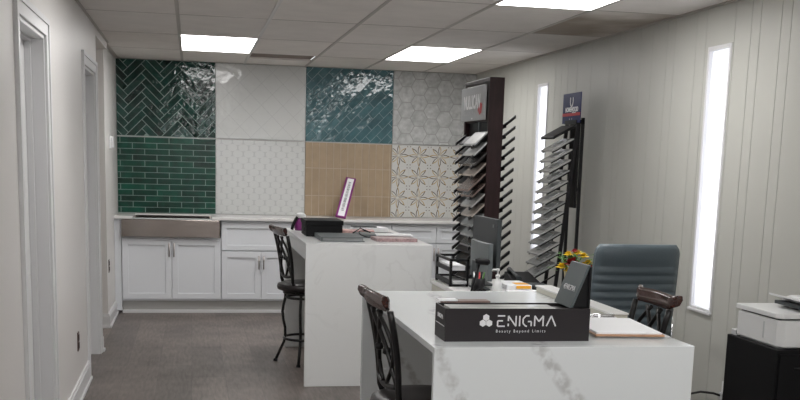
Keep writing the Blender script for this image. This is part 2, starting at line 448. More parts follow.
for t in ys[1:-1]: b.box(0, XR, t-g*.5, t+g*.5, H-.004, H+.03, 0)
b.box(0, .06, YF, 31.2, H-.02, H+.03).box(XF, 0, 31.2, YB, H-.02, H+.03).box(XR-.07, XR, YF, YB, H-.03, H+.03).box(0, XR, YB-.05, YB, H-.01, H+.03)
struct(b.build('trim_1', [M['tbar'], M['tbarw']]))
lab = {(2, 28.44): 'lit ceiling light panel nearest the green tile corner', (8, 28.44): 'lit ceiling light panel above the tall dark display rack',
       (8, 16.44): 'large lit ceiling light panel cut off by the top of the photo', }
for lx, ly in LIGHTS:
    t = thing('ceiling_light', lab.get((lx, ly), 'lit recessed ceiling light panel behind the camera'), 'ceiling light', (lx+1, ly+2, H), group='recessed ceiling lights')
    MB().box(lx+g, lx+2-g, ly+g, ly+4-g, H-.005, H+.01).build('diffuser', M['light'], t)
    f = MB(); f.box(lx+.01, lx+2-.01, ly+.01, ly+4-.01, H+.02, H+.12); f.build('housing', M['whiteg'], t)

# baseboards, casings, jambs, doors
def bb(name, x0, x1, y0, y1, ax):
    b = MB()
    b.box(x0, x1, y0, y1, 0, .36)
    if ax == 'Y': b.box(x0, x0+.04, y0, y1, .36, .42); b.box(x1-.001, x1+.035, y0, y1, 0, .07)
    else: b.box(x0, x1, y0+.02, y1, .36, .42); b.box(x0, x1+.03, y0-.03, y0, 0, .07)
    return struct(b.build(name, M['trim'], bevel=.008))
bb('baseboard_left', 0, .06, YF, 15.1, 'Y'); bb('baseboard_left', 0, .06, 18.4, 24.0, 'Y')
bb('baseboard_left', 0, .06, 27.33, 27.6, 'Y'); bb('baseboard_left', XF, XF+.06, 31.14, 34.28, 'Y')
bb('baseboard_hall', XL, XF, 31.14, 31.2, 'X')
b = MB().box(XR-.05, XR, YF, YB, 0, .30); struct(b.build('baseboard_right', M['trim'], bevel=.01))
def doorway(n, y0, y1, zt, cw=.27):
    e = bpy.data.objects.new('door_%d' % n, None); COL.objects.link(e); e['kind'] = 'structure'; e.empty_display_size = .1
    e.location = (0, y0*S, 0); ORG[e.name] = (0, y0, 0)
    f = MB()
    for a, c, l0, l1 in ((y0-cw, y0+.02, y0-cw, y0-cw+.09), (y1-.02, y1+cw, y1+cw-.09, y1+cw)):
        f.box(0, .04, a, c, 0, zt); f.box(.0402, .06, l0, l1, 0, zt)
    f.box(0, .04, y0-cw, y1+cw, zt+.0005, zt+cw); f.box(.0402, .06, y0-cw, y1+cw, zt+cw-.09, zt+cw)
    f.box(.0402, .06, y0-cw, y0-cw+.09, zt+.0005, zt+cw-.0905); f.box(.0402, .06, y1+cw-.09, y1+cw, zt+.0005, zt+cw-.0905)
    f.build('door_casing', M['trim'], e, bevel=.004)
    f = MB()
    f.box(-.42, 0, y0-.001, y0+.06, 0, zt).box(-.42, 0, y1-.06, y1+.001, 0, zt).box(-.42, 0, y0+.06, y1-.06, zt-.06, zt+.001)
    f.box(-.30, -.20, y0+.06, y0+.10, 0, zt-.06).box(-.30, -.20, y1-.10, y1-.06, 0, zt-.06).box(-.30, -.20, y0+.1, y1-.1, zt-.10, zt-.06)
    f.build('door_jamb', M['trim'], e, bevel=.008)
    f = MB(); f.box(-.42, -.30, y0+.06, y1-.06, .02, zt-.06)
    for z0, z1 in ((.8, 3.0), (3.4, zt-.6)):
        for s in (0, 1):
            a = y0+.35+s*1.15; f.box(-.31, -.28, a, a+.9, z0, z1)
    d = f.build('door_leaf', M['door'], e, bevel=.02)
    h = MB(); c = (-.30, y0+.3, 3.1)
    h.tube([(-.30, y0+.3, 3.1), (-.17, y0+.3, 3.1)], .035, 10); h.tube([(-.18, y0+.3, 3.1), (-.12, y0+.3, 3.1)], [.06, .08], 14)
    h.build('door_knob', M['nickel'], d, org=(0, y0, 0))
doorway(1, 15.37, 18.13, 6.78); doorway(2, 24.27, 27.05, 6.85)

# thermostat, outlets
b = MB().box(XF, XF+.05, 32.72, 33.05, 5.1, 5.5).box(XF+.0502, XF+.13, 32.76, 33.01, 5.14, 5.46)
tag(b.build('thermostat', M['white'], org=(0, 32.9, 5.1), bevel=.02), 'small white wall thermostat left of the green tiles', 'thermostat')
def outlet(y, z, lb, x=0):
    t = thing('wall_outlet', lb, 'outlet', (x, y, z), group='dark outlets on the left wall')
    MB().box(x, x+.02, y-.11, y+.11, z, z+.38).build('cover_plate', M['outl'], t, bevel=.006)
    q = MB().box(x+.02, x+.03, y-.06, y+.06, z+.05, z+.17).box(x+.02, x+.03, y-.06, y+.06, z+.21, z+.33); q.build('socket', M['blk'], t)
outlet(22.0, 1.0, 'dark brown outlet on the left wall between the two doorways')
outlet(31.75, 1.55, 'dark outlet on the left wall beside the white cabinets', XF)

# ------------------------------------------------------------------ tile panels on the back wall
def clip(poly, x0, x1, z0, z1):
    for ax, v, sg in ((0, x0, 1), (0, x1, -1), (1, z0, 1), (1, z1, -1)):
        out = []
        for i in range(len(poly)):
            p, q = poly[i-1], poly[i]
            dp, dq = (p[ax]-v)*sg, (q[ax]-v)*sg
            if dp >= 0: 
                pass
            if (dp >= 0) != (dq >= 0):
                t = dp/(dp-dq); out.append((p[0]+(q[0]-p[0])*t, p[1]+(q[1]-p[1])*t))
            if dq >= 0: out.append(q)
        poly = out
        if len(poly) < 3: return []
    return poly
def rect(cx, cz, L, W, a):
    c, s = math.cos(a), math.sin(a)
    return [(cx+u*c-v*s, cz+u*s+v*c) for u, v in ((-L/2, -W/2), (L/2, -W/2), (L/2, W/2), (-L/2, W/2))]
def wfn(a, c, h): return (a, YB-.006-h, c)
def panel(name, x0, x1, z0, z1, polys, tm, gm, label, d=.045, tilt=0):
    t = thing(name, label, 'tile panel', ((x0+x1)/2, YB, z0))
    MB().box(x0+.006, x1-.006, YB-d+.006, YB-.006, z0, z1).build('grout', gm, t)
    b = MB()
    for q in polys:
        q = clip(q, x0+.012, x1-.012, z0+.012, z1-.008)
        if len(q) >= 3:
            ar = abs(sum(q[i-1][0]*q[i][1]-q[i][0]*q[i-1][1] for i in range(len(q))))/2
            if ar > .0006:
                mx = sum(p[0] for p in q)/len(q); mz = sum(p[1] for p in q)/len(q)
                ta, tb = random.uniform(-tilt, tilt), random.uniform(-tilt, tilt)
                b.prism(q, d-.02, d, lambda a, c, h: wfn(a, c, h+((a-mx)*ta+(c-mz)*tb if h == d else 0)))
    b.build('tile_field', tm, t)
    return t
PXs = [XF, 3.07, 6.03, 9.0, XR]; ZM = 5.53; Z0 = 3.075; ZT = 7.985
gg = .022
# herringbone, green
polys = []; L, W = .81, .207; r2 = math.sqrt(.5)
for i in range(-25, 80):
    for j in range(-20, 25):
        ox, oy = i*W+j*L, i*W-j*L
        for (a0, b0, a1, b1) in ((ox, oy, ox+L, oy+W), (ox+L-0, oy+W-L, ox+L+W, oy+W)):
            q = [(a0+gg/2, b0+gg/2), (a1-gg/2, b0+gg/2), (a1-gg/2, b1-gg/2), (a0+gg/2, b1-gg/2)]
            polys.append([((u-v)*r2+1.42, (u+v)*r2+4.2) for u, v in q])
polys = [q for q in polys if -1 < q[0][0] < 4.2 and 5 < q[0][1] < 9]
panel('herringbone_tile_panel', PXs[0], PXs[1], ZM+.03, ZT, polys, M['green'], M['groutg'], 'glossy dark green herringbone tiles at top left of the back wall', tilt=.02)
polys = []; n = 0; z = ZM-.005
while z > Z0:
    off = 0 if n % 2 else .39
    for i in range(-1, 6): polys.append(rect(i*.78+off, z-.095, .78-gg, .189-gg*.8, 0))
    z -= .189; n += 1
panel('subway_tile_panel', PXs[0], PXs[1], Z0, ZM, polys, M['green2'], M['groutg'], 'glossy green horizontal brick tiles above the steel sink')
polys = []
for i in range(-12, 20):
    for j in range(-12, 22):
        u, v = i*.5, j*.5
        polys.append([((a-c)*r2+3.5, (a+c)*r2+3.5) for a, c in ((u+.006, v+.006), (u+.494, v+.006), (u+.494, v+.494), (u+.006, v+.494))])
panel('diamond_tile_panel', PXs[1], PXs[2], ZM+.03, ZT, [q for q in polys if 2 < q[0][0] < 7 and 4.5 < q[0][1] < 9], M['wtile'], M['wtileg'], 'plain glossy white tiles laid diagonally between green and blue panels')
polys = []; n = 0; z = Z0
while z < ZM+.3:
    for i in range(-1, 12):
        cx = 3.07+i*.36+(.18 if n % 2 else 0)
        polys.append([(cx+.172*math.cos(t), z+.125*math.sin(t)) for t in [k*PI/4+PI/8 for k in range(8)]])
    z += .2; n += 1
panel('scallop_tile_panel', PXs[1], PXs[2], Z0, ZM, polys, M['wtile'], M['wtileg'], 'white lower panel of small scalloped tiles beside the green brick tiles', d=.04)
polys = []; L, W = .58, .235
for j in range(-30, 45):
    for i in range(-12, 16):
        u = i*L+(L/2 if j % 2 else 0); v = j*W
        q = [(u+.008, v+.008), (u+L-.008, v+.008), (u+L-.008, v+W-.008), (u+.008, v+W-.008)]
        c, s = math.cos(.80), math.sin(.80)
        polys.append([(a*c-k*s+7.0, a*s+k*c+4.0) for a, k in q])
panel('diagonal_tile_panel', PXs[2], PXs[3], ZM+.03, ZT, [q for q in polys if 5 < q[0][0] < 10 and 4.8 < q[0][1] < 9], M['blue'], M['groutb'], 'glossy slate blue brick tiles laid diagonally', tilt=.02)
polys = []
for i in range(13):
    for z0, z1 in ((4.68, ZM), (3.76, 4.68), (2.76, 3.76)):
        cx = PXs[2]+.12+i*.242; polys.append(rect(cx, (z0+z1)/2, .242-.018, z1-z0-.018, 0))
panel('stacked_tile_panel', PXs[2], PXs[3], Z0, ZM, polys, M['tan'], M['groutt'], 'matte tan upright stacked tiles below the blue tiles')
polys = []; R = .30
for i in range(-1, 8):
    for j in range(-1, 8):
        cx = 9+i*R*1.5; cz = 5.4+j*R*math.sqrt(3)+(R*math.sqrt(3)/2 if i % 2 else 0)
        polys.append([(cx+(R-.016)*math.cos(k*PI/3), cz+(R-.016)*math.sin(k*PI/3)) for k in range(6)])
panel('hexagon_tile_panel', PXs[3], PXs[4], ZM+.03, ZT, polys, M['hex'], M['hexg'], 'grey veined marble hexagon tiles behind the grey sign')
# star pattern
polys = [rect(9.23+i*.72, 5.18-j*.72, .716, .716, 0) for i in range(-1, 6) for j in range(-1, 5)]
sp = panel('star_tile_panel', PXs[3], PXs[4], Z0, ZM, polys, M['startile'], M['wtileg'], 'white tiles with gold and brown eight-petal star pattern')
bg, bz = MB(), MB()
def petal(cx, cz, a, r0, r1, w, side):
    c, s = math.cos(a), math.sin(a); pts = []
    n = 6
    for i in range(n+1):
        t = i/n; r = r0+(r1-r0)*t; h = w*math.sin(PI*t)
        pts.append((r, h*side))
    for i in range(n, -1, -1):
        t = i/n; r = r0+(r1-r0)*t; h = (w*math.sin(PI*t)-.012-.022*t)
        if 0 < i < n: pts.append((r, max(h, -.0)*side))
    return [(cx+u*c-v*s, cz+u*s+v*c) for u, v in pts]
for i in range(-1, 6):
    for j in range(-1, 6):
        cx, cz = 9.23+i*.72, 5.18-j*.72
        for k in range(8):
            a = k*PI/4+.39*0
            for sd in (1, -1):
                q = clip(petal(cx, cz, a, .03, .37, .052, sd), PXs[3]+.02, PXs[4]-.02, Z0+.02, ZM-.02)
                if len(q) >= 3: (bz if (sd > 0) == (k % 2 == 0) else bg).prism(q, .045, .048, wfn)
        for k in range(4):
            a = k*PI/2+PI/4; mx, mz = cx+.36, cz+.36
            q = clip([(mx+.05*math.cos(a), mz+.05*math.sin(a)), (mx+.09*math.cos(a-.3), mz+.09*math.sin(a-.3)), (mx+.09*math.cos(a+.3), mz+.09*math.sin(a+.3))],
                     PXs[3]+.02, PXs[4]-.02, Z0+.02, ZM-.02)
            if len(q) >= 3: bz.prism(q, .045, .048, wfn)
plabel(bg.build('gold_inlay', M['gold'], sp), 'gold petal lines'); plabel(bz.build('bronze_inlay', M['bronze'], sp), 'dark brown petal lines')

# ------------------------------------------------------------------ perimeter cabinets and worktop
YC = 34.12
def shaker(b, x0, x1, z0, z1, fw=.19):
    y0, yr, y1 = YC, YC+.035, YC+.055; e = .008
    def loop(i, y): return [(x0+i, y, z0+i), (x1-i, y, z0+i), (x1-i, y, z1-i), (x0+i, y, z1-i)]
    L = [loop(0, y1), loop(0, y0+e), loop(e, y0), loop(fw-e, y0), loop(fw, y0+e), loop(fw, yr)]
    fs = [(0, 3, 2, 1), (20, 21, 22, 23)]
    for k in range(5):
        for i in range(4): fs.append((k*4+i, k*4+(i+1) % 4, k*4+4+(i+1) % 4, k*4+4+i))
    b.add([v for l in L for v in l], fs)
def cabinet(x0, x1, label, sink=False, drawers=1, seam=None):
    t = thing('base_cabinet', label, 'cabinet', (x0, YB, 0), group='white base cabinets along the back wall')
    top = 2.42 if sink else 2.98
    MB().box(x0+.006, x1-.006, YC+.06, YB-.006, .40, top).build('body', M['cab'], t)
    MB().box(x0, x1, YC+.17, YC+.22, 0, .40).build('toe_kick', M['kick'], t); MB().box(x0, x1, YC+.10, YC+.168, 0, .10).build('shoe_moulding', M['trim'], t, bevel=.01)
    mid = seam or (x0+x1)/2
    zt = 2.36 if sink else (1.99 if drawers == 1 else 2.31)
    for a, c, hx in ((x0+.02, mid-.008, mid-.075), (mid+.008, x1-.02, mid+.075)):
        b = MB(); shaker(b, a, c, .46, zt); d = b.build('door', M['cab'], t)
        h = MB(); h.tube([(hx, YC-.08, zt-.55), (hx, YC-.08, zt-.12)], .022, 8)
        for z in (zt-.5, zt-.17): h.tube([(hx, YC-.08, z), (hx, YC, z)], .012, 6)
        h.build('handle', M['nickel'], d)
    if not sink:
        zz = zt+.04
        for a, c in (((x0+.02, x1-.02),) if drawers == 1 else ((x0+.02, mid-.008), (mid+.008, x1-.02))):
            b = MB(); shaker(b, a, c, zz, 2.9, .17); d = b.build('drawer', M['cab'], t)
    return t
b = MB().box(.07, .105, YC, YB-.006, .1, 2.98).box(XF+.006, .069, YC+.01, YC+.05, .1, 2.98)
tag(b.build('filler_strip', M['cab'], org=(0, YC, 0)), 'narrow white filler strip between left wall and sink cabinet', 'filler')
cabinet(.11, 3.19, 'white two-door cabinet under the stainless sink', sink=True)
cabinet(3.19, 5.73, 'white cabinet with one wide drawer above two doors right of the sink')
cabinet(5.73, 8.69, 'white cabinet mostly hidden behind the island', drawers=2)
cabinet(8.69, 11.72, 'white cabinet with two drawers left of the dark display rack', drawers=2, seam=10.2)
b = MB()
b.box(XF+.005, .47, 34.0, YB-.05, 2.985, 3.072).box(2.90, XR, 34.0, YB-.05, 2.985, 3.072).box(.47, 2.90, 35.55, YB-.05, 2.985, 3.072)
tag(b.build('worktop', M['wtop'], org=(0, YB, 2.985), bevel=.01), 'long pale quartz worktop along the back wall under the tiles', 'worktop')
t = thing('farmhouse_sink', 'stainless steel apron-front sink set in the back worktop', 'sink', (1.65, 34, 2.42))
b = MB().box(.13, 3.15, 33.98, 34.05, 2.43, 2.975); b.build('apron', M['steel'], t, bevel=.015)
b = MB(); b.box(.49, 2.88, 34.05, 34.10, 2.45, 2.99).box(.49, .53, 34.1, 35.5, 2.45, 2.985).box(2.84, 2.88, 34.1, 35.5, 2.45, 2.985).box(.49, 2.88, 35.5, 35.54, 2.45, 3.03).box(.49, 2.88, 34.1, 35.5, 2.43, 2.46)
b.build('basin', M['steel'], t)
MB().box(.478, 2.892, 34.0, 34.11, 2.985, 3.02).build('rim', M['whiteg'], t, bevel=.008)

# ------------------------------------------------------------------ island
IZ = 3.17
t = thing('kitchen_island', 'white stone waterfall island in the middle of the room', 'island', (6.15, 25.6, 0))
ix0, ix1, iy0, iy1 = 4.70, 7.51, 22.85, 28.0
MB().box(ix0, ix1, iy0+.09, iy1-.09, IZ-.09, IZ).box(ix0, ix0+.09, iy0+.09, iy1-.09, IZ-.36, IZ-.09).box(ix1-.09, ix1, iy0+.09, iy1-.09, IZ-.36, IZ-.09).build('countertop', M['isl'], t, bevel=.008)
MB().box(ix0, ix1, iy0, iy0+.09, 0, IZ).build('end_panel', M['isl'], t, bevel=.008)
MB().box(ix0, ix1, iy1-.09, iy1, 0, IZ).build('end_panel', M['isl'], t, bevel=.008)
MB().box(ix0+1.05, ix1-.12, iy0+.09, iy1-.09, 0, IZ-.09).build('base_body', M['knee'], t)
# reception counter
CZ = 3.0
t = thing('reception_counter', 'white grey-veined stone counter at the front, holding the black sample box', 'counter', (6.35, 13.4, 0))
cx0, cx1, cy0, cy1 = 4.85, 7.88, 10.95, 15.95
MB().box(cx0, cx1, cy0+.075, cy1-.075, CZ-.075, CZ).build('countertop', M['ctr'], t, bevel=.006)
MB().box(cx0, cx1, cy0, cy0+.075, 0, CZ).build('end_panel', M['ctr'], t, bevel=.006)
MB().box(cx0, cx1, cy1-.075, cy1, 0, CZ).build('end_panel', M['ctr'], t, bevel=.006)
b = MB()
for a, c in ((cy0+.075, 12.3), (12.33, 14.2), (14.23, cy1-.075)): b.box(cx0+1.22, cx1-1.0, a, c, 0, CZ-.075)
b.build('base_body', M['knee'], t, bevel=.01)
# raised ledge
t = thing('raised_ledge', 'low white-topped beige ledge along the right edge of the front counter', 'ledge', (7.75, 14.2, CZ))
MB().box(7.64, 7.87, 12.85, 15.93, CZ+.002, CZ+.08).build('ledge_body', M['beige'], t)
MB().box(7.62, 7.88, 12.83, 15.94, CZ+.08, CZ+.105).build('ledge_top', M['dtop'], t, bevel=.006)

# ------------------------------------------------------------------ stools (local frame: faces +X)
def stool(loc, rz, label, legrot):
    t = thing('counter_stool', label, 'stool', loc, rz, group='black iron counter stools', local=True)
    Rz = lambda v: (v[0]*math.cos(legrot)-v[1]*math.sin(legrot), v[0]*math.sin(legrot)+v[1]*math.cos(legrot), v[2])
    MB().lathe([(.58, 1.80), (.66, 1.83), (.68, 1.89), (.66, 1.96), (.55, 2.0), (.25, 2.02), (.0001, 2.025)], n=36).build('seat', M['leather'], t)
    b = MB().lathe([(.30, 1.70), (.30, 1.80)], n=20)
    b.tube([(.44*math.cos(a), .44*math.sin(a), 1.63) for a in [k*PI/14 for k in range(28)]], .032, 8, closed=True)
    b.tube([(.50*math.cos(a), .50*math.sin(a), 1.75) for a in [k*PI/14 for k in range(28)]], .035, 8, closed=True)
    for k in range(4):
        a = k*PI/2+PI/4+legrot; b.tube([(0, 0, 1.70), (.46*math.cos(a), .46*math.sin(a), 1.70)], .03, 6)
    b.build('swivel_frame', M['iron'], t)
    for k in range(4):
        a = k*PI/2+PI/4+legrot; c, s = math.cos(a), math.sin(a)
        pts = [(.47, 1.75), (.475, 1.6), (.52, 1.42), (.545, 1.25), (.52, 1.05), (.475, .85), (.47, .68), (.50, .50), (.60, .28), (.70, .05)]
        b = MB().tube([(r*c, r*s, z) for r, z in pts], .036, 8)
        lg = b.build('leg', M['iron'], t)
        MB().tube([(.70*c, .70*s, .06), (.715*c, .715*s, 0)], [.045, .055], 10).build('foot_cap', M['blk'], lg)
    MB().tube([(.50*math.cos(a), .50*math.sin(a), .62) for a in [k*PI/16 for k in range(32)]], .032, 8, closed=True).build('foot_ring', M['iron'], t)
    # backrest: w = 0..1 up, u = across
    def bk(u, w):
        return (-.44-.16*w+.03*math.sin(PI*w)-.06*(1-(u/.58)**2), u*(.86+.14*w), 2.06+1.10*w)
    for sg in (-1, 1):
        path = [(-.30, sg*.40, 1.76), (-.40, sg*.46, 1.92)]+[bk(sg*.54, w/8) for w in range(9)]
        MB().tube(path, .042, 8).build('back_post', M['iron'], t)
    b = MB().tube([bk(-.54+1.08*i/10, .12-.05*math.sin(PI*i/10)) for i in range(11)], .036, 8)
    for sg in (-1, 1):
        b.tube([bk(sg*(.50-.60*(w/10)**1.0 if w < 5 else .20-.42*((w-5)/5)), .10+.86*w/10) for w in range(11)], .030, 8)
        b.tube([bk(sg*(.10+.34*math.sin(PI*w/10)), .10+.86*w/10) for w in range(11)], .028, 8)
    for u in (-.2, .2): b.lathe([(.02, -.05), (.055, -.03), (.055, .03), (.02, .05)], bk(u, .50), 12)
    b.build('back_scrollwork', M['iron'], t)
    # wooden crest rail, concave, ends curling back
    b = MB(); rows = []
    for i in range(17):
        u = -.63+1.26*i/16; e = max(0, abs(u)-.48)/.15
        x = -.62-.05*(1-(u/.63)**2)-.07*e*e
        zt = 3.33+.02*math.cos(u*2.2)+.03*e
        rows.append([(x+.035, u, 3.15+.07*e), (x+.03, u, zt-.05), (x+.005, u, zt), (x-.05, u, zt-.01), (x-.06, u, zt-.07), (x-.02, u, 3.15+.07*e)])
    o = len(b.v)
    for r in rows: b.v += r
    for i in range(16):
        for j in range(6):
            b.f.append([i*6+j, i*6+(j+1) % 6, (i+1)*6+(j+1) % 6, (i+1)*6+j]); b.m.append(0); b.s.append(True)
    b.f.append([0,1,2,3,4,5]); b.m.append(0); b.s.append(False)
    b.f.append([16*6+j for j in range(6)][::-1]); b.m.append(0); b.s.append(False)
    c = b.build('crest_rail', M['mahog'], t, bevel=.012); plabel(c, 'polished reddish-brown wooden top rail')
    return t
st = stool((5.22, 13.15, 0), .08, 'black stool with brown wooden top rail at left of the front counter', .3)
dup(st, (4.99, 25.75, 0), .20, 'black stool tucked under the left side of the island', None)
dup(st, (7.80, 13.30, 0), PI, 'stool behind the clipboard on the right side of the front counter', None)

# ------------------------------------------------------------------ reception desk items
# charcoal sample box with logo
t = thing('sample_box', 'long charcoal box with white company name on its front, on the front counter', 'box', (5.9, 11.56, CZ))
bx0, bx1, by0, by1, bz1 = 5.05, 6.75, 11.32, 11.82, CZ+.375
b = MB(); b.box(bx0, bx1, by0, by0+.02, CZ, bz1).box(bx0, bx0+.02, by0+.02, by1, CZ, bz1).box(bx1-.02, bx1, by0+.02, by1, CZ, bz1).box(bx0+.02, bx1-.02, by1-.02, by1, CZ, bz1).box(bx0+.02, bx1-.02, by0+.02, by1-.02, CZ, CZ+.34)
b.build('box_body', M['boxg'], t, bevel=.003)
b = MB()
def stroke(pts, w, fn, mb):
    for (x0, z0), (x1, z1) in zip(pts, pts[1:]):
        d = Vector((x1-x0, z1-z0)); d.normalize(); n = Vector((-d.y, d.x))*w/2
        mb.prism([(x0-n.x, z0-n.y), (x1-n.x, z1-n.y), (x1+n.x, z1+n.y), (x0+n.x, z0+n.y)], 0, .004, fn)
LX, LZ, LH = 5.655, CZ+.175, .118
fnb = lambda a, c, h: (LX+a, by0-h, LZ+c)
w = .016; hh = LH
stroke([(0, hh), (.085, hh)], w, fnb, b); stroke([(.085, 0.0), (0, 0), (0, hh*.52), (.06, hh*.52)], w, fnb, b)
stroke([(.125, 0), (.125, hh*.25)], w, fnb, b); stroke([(.125, hh*.5), (.125, hh), (.215, .0), (.215, hh)], w, fnb, b)
stroke([(.258, 0), (.258, hh)], w, fnb, b)
stroke([(.37, hh), (.33, hh), (.298, hh*.72), (.298, hh*.28), (.33, 0), (.345, 0)], w, fnb, b); stroke([(.355, hh*.45), (.395, hh*.45), (.395, 0)], w, fnb, b)
stroke([(.435, 0), (.435, hh), (.485, hh*.45), (.535, hh), (.535, 0)], w, fnb, b)
stroke([(.575, 0), (.63, hh), (.685, 0)], w, fnb, b)
plabel(b.build('wordmark', M['logo'], t), 'white ENIGMA lettering')
b = MB()
cx, cz = 5.52, CZ+.232
for dx, dz in ((0, .042), (-.037, -.022), (.037, -.022)):
    b.prism([(dx+.040*math.cos(k*PI/3+PI/6), dz+.040*math.sin(k*PI/3+PI/6)) for k in range(6)], 0, .004, lambda a, c, h: (cx+a, by0-h, cz+c))
plabel(b.build('emblem', M['logo'], t), 'white three-hexagon emblem')
text('tagline', 'Beauty Beyond Limits', .046, M['logo'], t, frame((5.93, by0-.003, CZ+.118), (1,0,0), (0,0,1), t), .002, spacing=1.6, sx=.88)
text('side_wordmark', 'ENIGMA', .07, M['logo'], t, frame((bx0-.003, 11.56, CZ+.26), (0,-1,0), (0,0,1), t), .002)
MB().box(bx0-.003, bx0, 11.36, 11.78, CZ+.165, CZ+.172).build('side_line', M['logo'], t)
b = MB().box(5.12, 6.36, 11.40, 11.70, CZ+.342, CZ+.372)
tag(b.build('sample_slab', M['wtile'], org=(5.7, 11.5, CZ+.342), bevel=.005), 'shiny white sample strip lying inside the long charcoal box', 'sample')
b = MB().box(5.02, 5.24, 11.86, 12.02, CZ+.002, CZ+.38); 
# business cards and brown card resting behind the box
t2 = thing('card_holder', 'small brown card holder with white cards behind the charcoal box', 'card holder', (5.3, 11.95, CZ))
MB().box(5.16, 5.72, 11.86, 12.06, CZ, CZ+.385).build('holder', M['brown'], t2, bevel=.005)
MB().box(5.10, 5.32, 11.85, 12.00, CZ+.387, CZ+.405).build('cards', M['paper'], t2)
# tent stand on the right end of the box
t = thing('display_stand', 'dark grey tilted sample stand with white lettering on the charcoal box', 'stand', (6.6, 11.5, bz1), )
y0, y1 = 11.36, 11.92; zb = CZ+.376
b = MB()
A, Bp, C = (6.52, zb), (6.71, zb+.49), (6.745, zb)
b.prism([A, (A[0]+.03, zb), (Bp[0]+.03, Bp[1]), Bp], y0, y1, lambda a, c, h: (a, h, c)); b.build('front_board', M['slate'], t, bevel=.004)
b = MB(); b.prism([(6.735, zb+.0), (6.755, zb), (6.755, zb+.47), (6.73, zb+.47)], y0, y1, lambda a, c, h: (a, h, c))
b.prism([(6.56, zb+.004), (6.735, zb+.004), (6.735, zb+.43)], y0+.03, y1-.03, lambda a, c, h: (a, h, c)); b.build('back_support', M['blk'], t)
nx = Vector((Bp[0]-A[0], 0, Bp[1]-A[1])).normalized()
P = Vector((A[0], 0, A[1]))+nx*.22
text('lettering', 'ENIGMA', .095, M['logo'], t, frame((P.x-.004, 11.62, P.z), (0,-1,0), tuple(nx), t), .002)
b = MB(); b.prism([(.0, .0), (.03, 0), (.015, .045)], 0, .003, lambda a, c, h: (P.x+nx.x*(c-.01)-.003-h, 11.82-a, P.z+nx.z*(c-.01))); b.build('emblem', M['logo'], t)
# clipboard with paper
t = thing('clipboard', 'wooden clipboard with a white sheet on the front counter beside the charcoal box', 'clipboard', (7.38, 12.14, CZ), -.08, local=True)
MB().box(-.42, .42, -.66, .66, .02, .045).build('board', M['board'], t, bevel=.006)
MB().box(-.40, .39, -.63, .55, .046, .066).build('sheet', M['paper'], t)
MB().box(-.22, .22, .54, .63, .045, .075).tube([(-.2, .6, .09), (.2, .6, .09)], .025, 8).build('clip', M['chrome'], t)
t = thing('notepad', 'thin pale sheet lying under the wooden clipboard', 'paper', (7.42, 12.16, CZ), -.07, local=True)
MB().box(-.44, .46, -.64, .60, .002, .018).build('sheet', M['paperg'], t)
tag(MB().tube([(6.98, 12.95, CZ+.03), (7.22, 12.98, CZ+.03)], .018, 8).build('pen', M['blk'], org=(7.1, 12.96, CZ)), 'short black pen above the clipboard sheet', 'pen')

# second desk behind the counter
DZ = 2.5
t = thing('office_desk', 'beige desk behind the front counter holding tray and monitor', 'desk', (8.6, 20.6, 0))
dx0, dx1, dy0, dy1 = 7.33, 9.52, 18.9, 22.2
MB().box(dx0, dx1, dy0, dy1, DZ-.09, DZ).build('desktop', M['dtop'], t, bevel=.01)
MB().box(dx0+.03, dx0+.11, dy0+.05, dy1-.05, 0, DZ-.09).build('side_panel', M['beige'], t)
MB().box(dx1-.11, dx1-.03, dy0+.05, dy1-.05, 0, DZ-.09).build('side_panel', M['beige'], t)
MB().box(dx0+.11, dx1-.11, dy1-.15, dy1-.08, .8, DZ-.09).build('modesty_panel', M['beige'], t)
# letter tray
t = thing('letter_tray', 'black two-tier letter tray at the left end of the office desk', 'letter tray', (7.8, 21.5, DZ))
ty0, ty1, tx0, tx1 = 20.75, 21.95, 7.40, 7.80
for n, z in ((0, DZ+.04), (1, DZ+.30)):
    b = MB().box(tx0+.03, tx1-.03, ty0, ty1, z, z+.02).box(tx0, tx0+.04, ty0, ty1, z, z+.09).box(tx1-.04, tx1, ty0, ty1, z, z+.09).box(tx0, tx1, ty1, ty1+.03, z, z+.09)
    b.build('shelf', M['blk'], t)
b = MB()
for x in (tx0, tx1-.05):
    for y in (ty0-.02, ty1): b.box(x, x+.05, y, y+.05, DZ, DZ+.56)
b.box(tx0, tx1, ty0-.02, ty0+.03, DZ+.51, DZ+.56).box(tx0, tx1, ty1, ty1+.05, DZ+.51, DZ+.56).box(tx0, tx0+.05, ty0, ty1, DZ+.51, DZ+.56)
b.build('frame', M['blk'], t)
tag(MB().box(tx0+.06, tx1-.06, ty0+.05, ty1-.05, DZ+.322, DZ+.42).build('paper_stack', M['paper'], org=(7.8, 21.3, DZ+.32)), 'white paper stack in the upper tier of the black tray', 'paper')
tag(MB().box(tx0+.06, tx1-.06, ty0-.1, ty1-.3, DZ+.062, DZ+.12).build('paper_stack', M['paperg'], org=(7.8, 21.3, DZ+.062)), 'grey papers in the lower tier of the black tray', 'paper')
